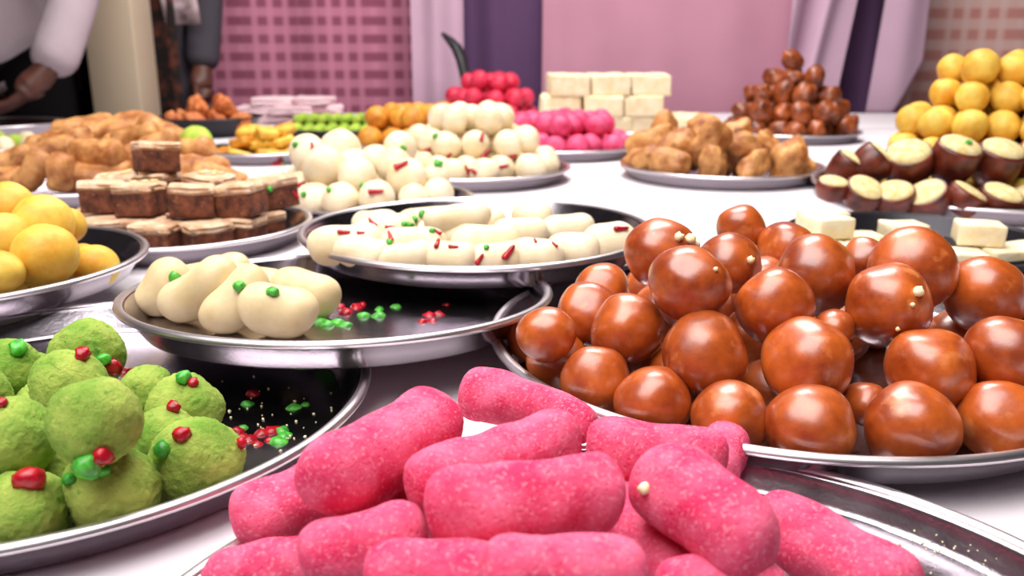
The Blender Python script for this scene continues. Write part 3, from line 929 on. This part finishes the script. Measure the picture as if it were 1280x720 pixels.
rd = random.Random(21)
RED_GR = [(102, 444, 8), (140, 458, 9), (158, 465, 9), (216, 511, 7), (228, 545, 9), (37, 603, 14), (126, 567, 11), (242, 480, 6), (3, 505, 6)]
GRN_GR = [(22, 437, 9), (128, 448, 7), (230, 476, 9), (110, 578, 14), (130, 588, 8), (206, 562, 9), (88, 600, 7)]
for i, (x, y, r) in enumerate(RED_GR):
    stick(x, y, r, chip[i % 3], M_CHERRY, 'candied_fruit_chip', 'red candied fruit chip stuck on a green ball', 'candied fruit', 'red chips on green balls', rd.uniform(0, 3))
for i, (x, y, r) in enumerate(GRN_GR):
    stick(x, y, r, chip[i % 3], M_PISTA, 'candied_fruit_chip', 'green candied fruit chip on a green ball', 'candied fruit', 'green chips on green balls', rd.uniform(0, 3))
SP_R = [(316, 492, 8), (296, 538, 8), (304, 546, 8), (312, 550, 9), (328, 542, 9), (341, 538, 10), (338, 550, 7), (322, 555, 7), (300, 554, 6)]
SP_G = [(309, 505, 7), (367, 510, 8), (352, 538, 9), (348, 552, 10), (356, 545, 8), (303, 535, 6), (382, 506, 5)]
for i, (x, y, r) in enumerate(SP_R):
    stick(x, y, r, chip[i % 3], M_CHERRY, 'candied_fruit_chip', 'red candied fruit chip spilled on the bare steel beside the green balls', 'candied fruit', 'red chips on the green ball tray', rd.uniform(0, 3))
for i, (x, y, r) in enumerate(SP_G):
    stick(x, y, r, chip[i % 3], M_PISTA, 'candied_fruit_chip', 'green candied fruit chip spilled on the bare steel beside the green balls', 'candied fruit', 'green chips on the green ball tray', rd.uniform(0, 3))
B_R = [(424, 384, 8), (432, 391, 9), (446, 384, 8), (452, 381, 6), (536, 394, 7), (549, 393, 7), (528, 402, 6), (540, 401, 5), (558, 381, 4), (423, 403, 5)]
B_G = [(400, 402, 9), (410, 406, 9), (421, 403, 8), (454, 395, 8), (473, 395, 9), (432, 407, 8), (495, 384, 6), (474, 387, 6)]
for i, (x, y, r) in enumerate(B_R):
    stick(x, y, r, chip[i % 3], M_CHERRY, 'candied_fruit_chip', 'red candied fruit chip on the floor of the half empty tilted tray', 'candied fruit', 'red chips on the tilted tray', rd.uniform(0, 3))
for i, (x, y, r) in enumerate(B_G):
    stick(x, y, r, chip[i % 3], M_PISTA, 'candied_fruit_chip', 'green candied fruit chip on the floor of the half empty tilted tray', 'candied fruit', 'green chips on the tilted tray', rd.uniform(0, 3))
for i, (x, y, r) in enumerate([(217, 346, 6), (300, 358, 6), (341, 366, 6)]):
    stick(x, y, r, chip[i % 3], M_PISTA, 'candied_fruit_chip', 'green candied fruit chip stuck on a cream crescent', 'candied fruit', 'green chips on cream crescents', rd.uniform(0, 3))
C_R = [(430, 291, 5, 0), (451, 291, 3, 0), (466, 279, 5, 2.3), (488, 284, 4, 0), (488, 296, 5, 2), (547, 305, 5, 1.6), (567, 309, 4, 0), (600, 324, 5, 1), (636, 316, 7, .9), (669, 301, 3, 2), (693, 306, 3, 2), (776, 287, 6, 0), (546, 290, 4, 2)]
for i, (x, y, r, a) in enumerate(C_R):
    stick(x, y, r, petal[i % 3], M_CHERRY, 'rose_petal_strip', 'dark red petal strip lying on the white oblong sweets', 'petal', 'petals on the white oblongs', a)
for i, (x, y, r) in enumerate([(512, 282, 5), (518, 275, 5), (527, 268, 5), (505, 280, 4), (486, 304, 5), (540, 289, 4), (608, 310, 4)]):
    stick(x, y, r, chip[i % 3], M_PISTA, 'pistachio_bit', 'green pistachio bit on the white oblong sweets', 'nut bit', 'pistachio on white oblongs', rd.uniform(0, 3))
for i, (x, y, r) in enumerate([(470, 240, 6), (374, 231, 5), (369, 243, 4), (346, 207, 5), (390, 184, 4)]):
    stick(x, y, r, petal[i % 3], M_CHERRY, 'rose_petal_strip', 'dark red petal strip on a plump white ball beside the fudge', 'petal', 'petals on the plump white balls', rd.uniform(0, 3))
for i, (x, y, r) in enumerate([(370, 181, 4), (380, 243, 4), (412, 238, 4), (453, 231, 4), (337, 236, 4), (354, 207, 3)]):
    stick(x, y, r, chip[i % 3], M_PISTA, 'pistachio_bit', 'green pistachio bit on a plump white ball beside the fudge', 'nut bit', 'pistachio on plump white balls', rd.uniform(0, 3))
for i, (x, y, r) in enumerate([(478, 181, 4), (502, 207, 6), (536, 187, 5), (606, 192, 5), (592, 214, 4), (602, 172, 4), (583, 212, 4), (560, 195, 4), (640, 195, 4), (630, 208, 4)]):
    stick(x, y, r, petal[i % 3], M_CHERRY, 'saffron_strand', 'red saffron strand on the small white balls', 'saffron', 'saffron on the small white balls', rd.uniform(0, 3))
for i, (x, y, r) in enumerate([(547, 206, 6), (504, 185, 4), (545, 171, 4)]):
    stick(x, y, r, chip[i % 3], M_PISTA, 'pistachio_bit', 'green pistachio bit on the small white balls', 'nut bit', 'pistachio on small white balls', rd.uniform(0, 3))
sc = [blob_mesh('sugar_chip', s, 2, lump=0.4, freq=2) for s in (3, 4)]
stick(807, 611, 8, sc[0], M_CRUMB, 'sugar_chip', 'white sugar chip on the end of a pink roll', 'sugar', None)
for i, (x, y, r) in enumerate([(1146, 365, 7), (1140, 381, 3), (848, 297, 6), (862, 300, 7), (868, 305, 6), (1122, 411, 3), (937, 325, 5), (894, 337, 3), (1097, 300, 4)]):
    stick(x, y, r, sc[i % 2], M_CRUMB, 'sugar_chip', 'white sugar crumb stuck on the gulab jamun heap', 'sugar', 'crumbs on the gulab jamun', rd.uniform(0, 3))

# countless crumbs on the bare steel of the green and pink trays
rd = random.Random(8)
vs, fs = [], []


def crumb_at(px, py, r):
    d = ray(px, py).normalized()
    hit, loc, nor, _, _, _ = SC.ray_cast(dg, cam_o + d * 0.05, d)
    if not hit or loc.z > TZ + 0.012: return
    b0 = len(vs)
    ax = [Vector((1, 0, 0)), Vector((-1, 0, 0)), Vector((0, 1, 0)), Vector((0, -1, 0)), Vector((0, 0, 1)), Vector((0, 0, -1))]
    e = rrot(rd).to_matrix()
    for a in ax:
        vs.append(loc + Vector((0, 0, r * .3)) + e @ a * r * rd.uniform(.6, 1.2))
    for q in ((0, 2, 4), (2, 1, 4), (1, 3, 4), (3, 0, 4), (2, 0, 5), (1, 2, 5), (3, 1, 5), (0, 3, 5)):
        fs.append((b0 + q[0], b0 + q[1], b0 + q[2]))


for i in range(60):
    crumb_at(rd.gauss(345, 38), rd.gauss(530, 28), rd.uniform(.0004, .0012))
for i in range(25):
    crumb_at(rd.gauss(1180, 30), rd.gauss(690, 12), rd.uniform(.0003, .0008))
if vs:
    tag(obj('sugar_crumbs', mesh_from('crumbs', vs, fs, False), M_CRUMB), 'fine pale sugar crumbs scattered on the bare steel of the trays', 'crumbs', None, 'stuff')


# ------------------------------------------------------------------ drapes behind the tables
def drape(name, x0, x1, y, z0, z1, fold, mat, label, cat='drape', nx=120, nz=30, hem=None, side=None):
    vs, fs = [], []
    for j in range(nz + 1):
        v = j / nz
        for i in range(nx + 1):
            u = i / nx
            x = x0 + (x1 - x0) * u
            zb = z0 + (hem(u) if hem else 0)
            z = zb + (z1 - zb) * v
            vs.append((x - x0 + (side(u, v) if side else 0), fold(x, v), z - z0))
    for j in range(nz):
        for i in range(nx):
            a = j * (nx + 1) + i
            fs.append((a, a + 1, a + nx + 2, a + nx + 1))
    o = obj(name, mesh_from(name, vs, fs), mat, None, (x0, y, z0))
    md = o.modifiers.new('thick', 'SOLIDIFY'); md.thickness = 0.003
    return tag(o, label, cat)


DY = 3.05
TOPZ = 1.42
drape('plaid_drape', -1.30, -0.325, DY + 0.12, 0.05, TOPZ, lambda x, v: 0.012 * math.sin(x * 14) + 0.006 * math.sin(x * 31 + v), M_PLAIDL, 'pink plaid cloth hanging beside the cream post')
drape('plaid_drape', 1.33, 2.30, DY + 0.12, 0.05, TOPZ, lambda x, v: 0.012 * math.sin(x * 13), M_PLAIDR, 'salmon plaid cloth hanging behind the yellow laddu pyramid')


def g(x, c, s): return math.exp(-((x - c) / s) ** 2)


def xp(px, Y): return (px - 640) / F * (Y * math.cos(PITCH) + 0.0 * Y) * 1.03


drape('mauve_drape', xp(676, DY), xp(985, DY), DY - 0.03, 0.05, TOPZ,
      lambda x, v: -0.02 * g(x, 0.14, .05) - 0.010 * math.sin(x * 9 + 1) - 0.006 * math.sin(x * 27 + 2 * v), M_MAUVE, 'wide mauve sheet hanging behind the barfi stack', nx=160)
drape('pale_drape_strip', xp(521, DY), xp(582, DY), DY - 0.06, 0.05, TOPZ,
      lambda x, v: -0.03 * g(x, -0.265, .05) + 0.012 * math.sin(x * 60), M_PALE, 'narrow pale lilac sheet hanging between pink plaid and purple fold shade panel', nx=60)
drape('fold_shade_panel', xp(572, DY), xp(690, DY), DY + 0.03, 0.05, TOPZ,  # dark panel painted in place of the shade inside a wide fold
      lambda x, v: 0.02 * math.sin(x * 40 + v) - 0.03 * g(x, 0.02, .04), M_FOLD_SHADE, 'dark purple panel standing for a shaded fold behind the crimson balls', nx=80)
drape('fold_shade_panel', xp(1025, DY), xp(1110, DY), DY + 0.03, 0.05, TOPZ,  # second dark panel, stands in for the shaded fold here
      lambda x, v: 0.015 * math.sin(x * 45 + v), M_FOLD_SHADE, 'dark purple panel standing for a shaded fold between two pale lilac sheets', nx=80)
drape('lilac_drape', xp(958, DY), xp(1052, DY), DY - 0.12, 0.72, TOPZ,
      lambda x, v: -0.045 * g(x + 0.10 * (1 - v), 0.93, .05) + 0.05 * g(x + 0.10 * (1 - v), 1.01, 0.025) - 0.04 * g(x + .10 * (1 - v), 1.06, 0.04), M_PALE, 'pale lilac sheet with deep folds beside the mauve sheet', nx=120, side=lambda u, v: -0.055 * (1 - v) * 1.6 * u)
drape('lilac_drape', xp(1084, DY), xp(1128, DY), DY - 0.07, 0.735, TOPZ,
      lambda x, v: -0.03 * g(x, xp(1105, DY), .05), M_PALE, 'narrow pale lilac sheet with a slanted hem beside the salmon plaid', nx=60,
      hem=lambda u: 0.17 * max(0, (u - 0.45) / 0.55) ** 1.1, side=lambda u, v: -0.05 * (1 - v) * (1 - u))
# rail that carries the drapes
tag(obj('drape_rail', roll_mesh('drape_rail', 2, 120, nl=12, nr=14, lump=0, bend=0), M_WOOD, None, (0.5, DY + 0.10, TOPZ + 0.018), None, 0.0155), 'wooden rail that the drapes hang from', 'rail')
rl = thing('rail_stand', (0.5, DY + 0.20, 0), 'pair of wooden uprights holding the drape rail', 'stand')
um = box_mesh('upright', 0.04, 0.04, TOPZ + 0.03, 0.003)
for x in (-1.75, 1.75):
    obj('upright', um, M_WOOD, rl, (x, 0, 0))

# black curved handle of a ladle leaning on the drape
vs, fs = [], []
pts = [aty(553, 42, 2.83)[0], aty(562, 50, 2.82)[0], aty(571, 60, 2.80)[0], aty(577, 74, 2.78)[0], aty(580, 90, 2.74)[0], aty(584, 108, 2.70)[0], aty(588, 138, 2.64)[0]]
rads = [.008, .016, .020, .019, .016, .015, .013]
nr = 14
for i, p in enumerate(pts):
    d = (pts[min(i + 1, len(pts) - 1)] - pts[max(i - 1, 0)]).normalized()
    q = d.to_track_quat('Z', 'Y').to_matrix()
    for j in range(nr):
        a = 2 * PI * j / nr
        vs.append(W(p + q @ Vector((math.cos(a), math.sin(a) * .7, 0)) * rads[i]))
for i in range(len(pts) - 1):
    for j in range(nr):
        fs.append((i * nr + j, i * nr + (j + 1) % nr, (i + 1) * nr + (j + 1) % nr, (i + 1) * nr + j))
fs += [tuple(range(nr))[::-1], tuple(range((len(pts) - 1) * nr, len(pts) * nr))]
h = thing('serving_ladle', W(pts[-1]), 'black curved ladle handle leaning behind the crimson balls', 'ladle')
hh = obj('handle', mesh_from('handle', vs, fs), M_BLACK)
hh.parent = h
hh.matrix_parent_inverse = Matrix.Translation(-h.location)
sp = pts[-1]
bw = [(0, -.030), (.020, -.027), (.034, -.014), (.040, 0), (.038, 0), (.032, -.012), (.019, -.024), (0, -.027)]
obj('bowl', lathe_mesh('ladle_bowl', bw, 32), M_STEEL, h, (0.0, 0.02, -sp.z + 0.034))

# pale pink folded packets
pc = plain('pale_pink_paper', srgb(232, 200, 206), rough=0.7, bscale=20, bump=0.2)
pcm = [box_mesh('packet', 0.11, 0.09, 0.022, 0.006, 2, 0, 0.005, s, 3) for s in range(30, 34)]
rd = random.Random(17)
for i, (x, y, z) in enumerate([(-.74, 2.44, 0), (-.64, 2.45, 0), (-.53, 2.44, 0), (-.70, 2.45, .024), (-.60, 2.44, .024), (-.52, 2.47, .024), (-.65, 2.45, .048), (-.55, 2.46, .048), (-.44, 2.45, 0)]):
    tag(obj('paper_packet', pcm[i % 4], pc, None, W((x, y, z + 0.0015)), (0, 0, rd.uniform(-.3, .3))), 'pale pink paper packet in the low pile before the pink plaid cloth', 'packet', 'pale packets')

# ------------------------------------------------------------------ post
pm = thing('pillar', (-1.140, 2.66, 0), 'plain cream painted square pillar between two people', 'pillar')
obj('shaft', box_mesh('pillar_shaft', 0.142, 0.142, 3.17, 0.006, 2), M_POST, pm)
obj('plinth', box_mesh('pillar_plinth', 0.19, 0.19, 0.14, 0.006, 2), M_POST, pm)


# ------------------------------------------------------------------ people
def skin(name, V, E_, mat, parent=None, sub=2, root=0):
    """V: (x, y, z, radius) in table coordinates with real heights"""
    m = bpy.data.meshes.new(name)
    m.from_pydata([v[:3] for v in V], E_, [])
    o = obj(name, m, mat)
    o.modifiers.new('skin', 'SKIN')
    sv = m.skin_vertices[0].data if m.skin_vertices else None
    if sv is None:
        bm = bmesh.new(); bm.from_mesh(m); bm.verts.layers.skin.verify(); bm.to_mesh(m); bm.free()
        sv = m.skin_vertices[0].data
    for i, v in enumerate(V):
        r = v[3]
        sv[i].radius = r if hasattr(r, '__len__') else (r, r)
        sv[i].use_root = (i == root)
    s = o.modifiers.new('sub', 'SUBSURF'); s.levels = sub; s.render_levels = sub
    m.polygons.foreach_set('use_smooth', [True] * len(m.polygons))
    o.modifiers['skin'].use_smooth_shade = True
    if parent:
        o.parent = parent
        o.matrix_parent_inverse = Matrix.Translation(-parent.location)
    return o


M_SKIN = food('brown_skin', srgb(74, 40, 32), srgb(104, 60, 46), scale=20, rough=0.5, bump=0.1, sss=0.1)
M_SHIRT = plain('light_grey_shirt', srgb(176, 160, 168), rough=0.85, spec=0.15, bscale=14, bump=0.5, dist=0.01)
M_TROUS = plain('black_trousers', srgb(24, 22, 24), rough=0.9, spec=0.1, bscale=18, bump=0.3, dist=0.008)
M_COAT = plain('dark_grey_coat', srgb(74, 70, 78), rough=0.9, spec=0.1, bscale=16, bump=0.4, dist=0.008)
M_BROWNP = food('brown_print_shawl', srgb(22, 10, 8), srgb(92, 44, 30), scale=26, rough=0.9, bump=0.2, lo=0.45, hi=0.62)
M_SCARF = food('pale_print_scarf', srgb(120, 104, 110), srgb(206, 184, 190), scale=30, rough=0.9, bump=0.2)
M_HAIR = plain('black_hair', (0.012, 0.010, 0.010, 1), rough=0.5, bscale=60, bump=0.3)


def head(c, yaw, parent, extra):
    """head + neck verts appended to a body; here hair and face pieces as children"""
    cx, cy, cz = c
    f = Vector((math.sin(yaw), -math.cos(yaw), 0))
    s = Vector((math.cos(yaw), math.sin(yaw), 0))
    hm = blob_mesh('hair', 3, 4, lump=0.05, squash=(0.086, 0.104, 0.10))
    for v in hm.vertices:                                   # lift the front hair line clear of the face
        if v.co.y < -0.03 and v.co.z < 0.045: v.co.y = -0.03
        if v.co.z < -0.05: v.co.z = -0.05
    o = obj('hair', hm, M_HAIR, parent)
    o.location = Vector((cx, cy, cz + 0.035)) - f * 0.012 - parent.location
    o.rotation_euler = (0, 0, yaw)
    em = blob_mesh('eye', 1, 2, lump=0)
    for k in (-1, 1):
        obj('eye', em, M_EYE, parent, Vector((cx, cy, cz + 0.005)) + f * 0.083 + s * 0.032 * k - parent.location, None, 0.011)
        obj('ear', em, M_SKIN, parent, Vector((cx, cy, cz - 0.005)) + s * 0.082 * k - parent.location, (0, 0, yaw), (0.010, 0.020, 0.030))
    obj('nose', em, M_SKIN, parent, Vector((cx, cy, cz - 0.022)) + f * 0.098 - parent.location, (0, 0, yaw), (0.014, 0.020, 0.024))
    obj('mouth', em, M_LIP, parent, Vector((cx, cy, cz - 0.062)) + f * 0.082 - parent.location, (0, 0, yaw), (0.026, 0.010, 0.007))


M_EYE = plain('dark_eye', (0.02, 0.015, 0.012, 1), rough=0.2)
M_LIP = plain('lip', srgb(110, 52, 46), rough=0.5)


def person(x, y, label, arms, yaw=0.0, hunch=0.0, hs=1.0):
    """arms: two lists of (shoulder, elbow, wrist, hand direction); world coordinates"""
    root = thing('person', (x, y, 0), label, 'person')
    V = [(x, y, 0.96, 0.115), (x, y - hunch * .3, 1.15, 0.105), (x, y - hunch * .7, 1.34, 0.115), (x, y - hunch, 1.46, 0.085),
         (x, y - hunch * 1.1, 1.53, 0.052), (x, y - hunch * 1.2 - 0.01, 1.60, 0.065), (x, y - hunch * 1.25 - 0.015, 1.67, (0.076, 0.092)), (x, y - hunch * 1.25, 1.74, (0.060, 0.075))]
    E_ = [(i, i + 1) for i in range(7)]
    for sgn in (-1, 1):
        b = len(V)
        V += [(x + sgn * 0.10, y, 0.86, 0.085), (x + sgn * 0.105, y - 0.01, 0.50, 0.056), (x + sgn * 0.11, y + 0.01, 0.12, 0.040), (x + sgn * 0.115, y - 0.03, 0.045, 0.040), (x + sgn * 0.13, y - 0.16, 0.035, 0.034)]
        E_ += [(0, b), (b, b + 1), (b + 1, b + 2), (b + 2, b + 3), (b + 3, b + 4)]
    for sh, el, wr, hd, side in arms:
        sh, el, wr, hd, side = map(Vector, (sh, el, wr, hd, side))
        hd.normalize(); side.normalize()
        nrm = hd.cross(side).normalized()
        b = len(V)
        V += [(*sh, 0.058), (*el, 0.042), (*wr, (0.030, 0.030)), (*(wr + hd * 0.045 * hs), (0.040 * hs, 0.034 * hs)), (*(wr + hd * 0.085 * hs), (0.040 * hs, 0.030 * hs))]
        E_ += [(3, b), (b, b + 1), (b + 1, b + 2), (b + 2, b + 3), (b + 3, b + 4)]
        for k, (off, L) in enumerate(((-0.030, .070 * hs), (-0.010, .080 * hs), (0.011, .076 * hs), (0.031, .060 * hs))):
            q = len(V)
            p0 = wr + hd * 0.095 * hs + side * off * hs
            p1 = p0 + hd * L * .5 + nrm * 0.006
            p2 = p1 + (hd * .8 + nrm * 0.6).normalized() * L * .5
            V += [(*p0, 0.0098 * hs), (*p1, 0.0092 * hs), (*p2, 0.0075 * hs)]
            E_ += [(b + 4, q), (q, q + 1), (q + 1, q + 2)]
        q = len(V)
        p0 = wr + hd * 0.045 * hs - side * 0.040
        p1 = p0 + (hd - side * 0.7 + nrm * .4).normalized() * 0.036
        p2 = p1 + (hd + nrm * .4).normalized() * 0.032
        V += [(*p0, 0.013), (*p1, 0.011), (*p2, 0.009)]
        E_ += [(b + 3, q), (q, q + 1), (q + 1, q + 2)]
    skin('body', V, E_, M_SKIN, root)
    head((x, y - hunch * 1.25 - 0.012, 1.665), yaw, root, None)
    return root


def garment_arm(sh, el, wr, r=(0.078, 0.062, 0.050)):
    sh, el, wr = map(Vector, (sh, el, wr))
    m1, m2 = sh.lerp(el, .5), el.lerp(wr, .55)
    return [(*sh, r[0]), (*m1, r[0] * .92), (*el, r[1]), (*m2, (r[1] + r[2]) / 2), (*wr, r[2])]


# first person: grey shirt, reaching over the tray
el1, _ = aty(112, -62, 2.42)
wr1, _ = aty(66, 80, 2.20)
hd1 = Vector((-0.62, -0.15, -0.62))
el1, wr1 = W(el1), W(wr1)
x1, y1 = -1.46, 2.62
shR, shL = Vector((x1 + 0.21, y1 - 0.10, 1.45)), Vector((x1 - 0.21, y1 - 0.08, 1.45))
elL, wrL = Vector((x1 - 0.30, y1 - 0.02, 1.18)), Vector((x1 - 0.24, y1 - 0.16, 0.95))
p1 = person(x1, y1, 'person in a light grey shirt reaching down over a steel tray',
            [(shR, el1, wr1, hd1, (0.35, -0.9, 0.1)), (shL, elL, wrL, (0.1, -.4, -.9), (1, 0, 0))], yaw=0.2, hunch=0.10, hs=1.15)
V = [(x1, y1, 0.80, 0.165), (x1, y1, 0.98, 0.165), (x1, y1 - .03, 1.15, 0.155), (x1, y1 - .07, 1.34, 0.16), (x1, y1 - .095, 1.46, 0.115)]
E_ = [(0, 1), (1, 2), (2, 3), (3, 4)]
for sh, el, wr in ((shR, el1, wr1), (shL, elL, wrL)):
    b = len(V)
    wr = wr + (wr - el).normalized() * 0.03
    V += garment_arm(sh, el, wr, (0.085, 0.062, 0.060))
    E_ += [(4, b)] + [(b + i, b + i + 1) for i in range(4)]
skin('shirt', V, E_, M_SHIRT, p1)
V = [(x1, y1, 1.02, (0.165, 0.125))]
E_ = []
for s in (-1, 1):
    b = len(V)
    V += [(x1 + s * .10, y1, .86, .105), (x1 + s * .105, y1 - .01, .50, .085), (x1 + s * .11, y1 + .005, .10, .075)]
    E_ += [(0, b), (b, b + 1), (b + 1, b + 2)]
skin('trousers', V, E_, M_TROUS, p1)

# second person: behind the pillar in a dark coat with a printed shawl
x2, y2 = -1.185, 2.96
sR, sL = Vector((x2 + 0.19, y2, 1.44)), Vector((x2 - 0.19, y2, 1.44))
eR, wR = Vector((x2 + 0.20, y2 + .01, 1.13)), Vector((x2 + 0.20, y2 - 0.08, 0.88))
eL, wL = Vector((x2 - 0.25, y2 + .02, 1.13)), Vector((x2 - 0.22, y2 - 0.08, 0.90))
p2 = person(x2, y2, 'person in a dark grey coat and printed shawl, partly hidden by the pillar',
            [(sR, eR, wR, (0.05, -.25, -1), (0.2, 1, 0)), (sL, eL, wL, (0, -.2, -1), (-0.2, 1, 0))], yaw=0.0)
V = [(x2, y2, 0.55, 0.20), (x2, y2, 0.85, 0.178), (x2, y2, 1.15, 0.15), (x2, y2, 1.34, 0.155), (x2, y2, 1.46, 0.115)]
E_ = [(0, 1), (1, 2), (2, 3), (3, 4)]
for sh, el, wr in ((sR, eR, wR), (sL, eL, wL)):
    b = len(V)
    V += garment_arm(sh, el, wr, (0.08, 0.064, 0.055))
    E_ += [(4, b)] + [(b + i, b + i + 1) for i in range(4)]
skin('coat', V, E_, M_COAT, p2)


def strip(name, pts, wd, mat, parent):
    vs, fs = [], []
    for (x, y, z) in pts:
        for k in range(5):
            u = k / 4 - .5
            vs.append((x + wd * u - parent.location.x, y - parent.location.y + 0.012 * math.cos(u * 5), z))
    for i in range(len(pts) - 1):
        for k in range(4):
            a = i * 5 + k
            fs.append((a, a + 1, a + 6, a + 5))
    o = obj(name, mesh_from(name, vs, fs), mat, parent)
    md = o.modifiers.new('thick', 'SOLIDIFY'); md.thickness = 0.012
    return o


strip('shawl', [(x2 + .10, y2 - .175, .60), (x2 + .10, y2 - .185, .80), (x2 + .095, y2 - .175, 1.0), (x2 + .09, y2 - .165, 1.2), (x2 + .08, y2 - .16, 1.40), (x2 + .07, y2 - .10, 1.50)], 0.13, M_BROWNP, p2)
strip('scarf', [(x2 + .185, y2 - .165, 1.02), (x2 + .18, y2 - .17, 1.08), (x2 + .16, y2 - .165, 1.2), (x2 + .13, y2 - .16, 1.36), (x2 + .09, y2 - .10, 1.51)], 0.10, M_SCARF, p2)

# black cloth sheet hung to the left of the pillar
drape('black_curtain', -2.05, -1.22, 3.36, 0.05, 1.9, lambda x, v: 0.02 * math.sin(x * 22), M_BLACKCLOTH, 'black cloth hanging behind the person in the grey shirt', 'curtain', 80, 10)

# ------------------------------------------------------------------ labels: which side of its tray a sweet lies on
MARK = {'P': 'pink rolls', 'G': 'gulab jamun', 'Gr': 'green balls', 'B': 'cream crescents', 'C': 'white oblongs', 'Y': 'big yellow laddus', 'K': 'small barfi tray', 'R': 'laddu pyramid',
        'Bn': 'chocolate fudge', 'D1': 'plump white balls', 'D2': 'small white balls', 'Pk': 'golden fritters', 'F': 'fried rolls', 'Ye': 'flat yellow pieces', 'Ro': 'rose balls', 'Or': 'orange laddus',
        'Br': 'dark fried balls', 'Wh': 'tall barfi stack', 'Re': 'crimson balls', 'Gn': 'green rolls', 'Of': 'orange fried pieces'}
HOME = {'gulab jamun heap': 'G', 'green balls on their tray': 'Gr', 'white oblongs on the propped tray': 'C', 'yellow laddus beside the green balls': 'Y', 'yellow laddu pyramid': 'R', 'barfi on the small tray': 'K',
        'nut topped fudge squares': 'Bn', 'fudge squares': 'Bn', 'white balls beside the fudge': 'D1', 'white balls with saffron strands': 'D2', 'lumpy fritters': 'Pk', 'fried rolls behind the fudge': 'F',
        'rose balls before the barfi': 'Ro', 'crimson balls': 'Re', 'orange laddus': 'Or', 'brown fried balls': 'Br', 'orange fried pieces': 'Of', 'flat yellow pieces': 'Ye', 'pink rolls in the heap': 'P',
        'cream crescents on the tilted tray': 'B', 'green rolls': 'Gn', 'tall barfi stack': 'Wh'}
for o in SC.objects:
    if o.parent or 'group' not in o or o['group'] not in HOME: continue
    key = HOME[o['group']]
    X, Y, R = TRAYS[key][:3]
    q = Vector((o.location.x - X, o.location.y - Y))
    if q.length < R * 0.30:
        sfx = 'at mid tray'
    else:
        best = None
        for k2, (x2_, y2_, r2_, *_r) in TRAYS.items():
            if k2 == key or k2 not in MARK: continue
            v = Vector((x2_ - X, y2_ - Y))
            if v.length > 0.75: continue
            sc_ = math.cos(q.angle(v)) - v.length * 0.5
            if best is None or sc_ > best[0]: best = (sc_, MARK[k2])
        if not best: continue
        sfx = 'toward the ' + best[1]
    new = o['label'] + ', ' + sfx
    if len(new.split()) <= 16:
        o['label'] = new
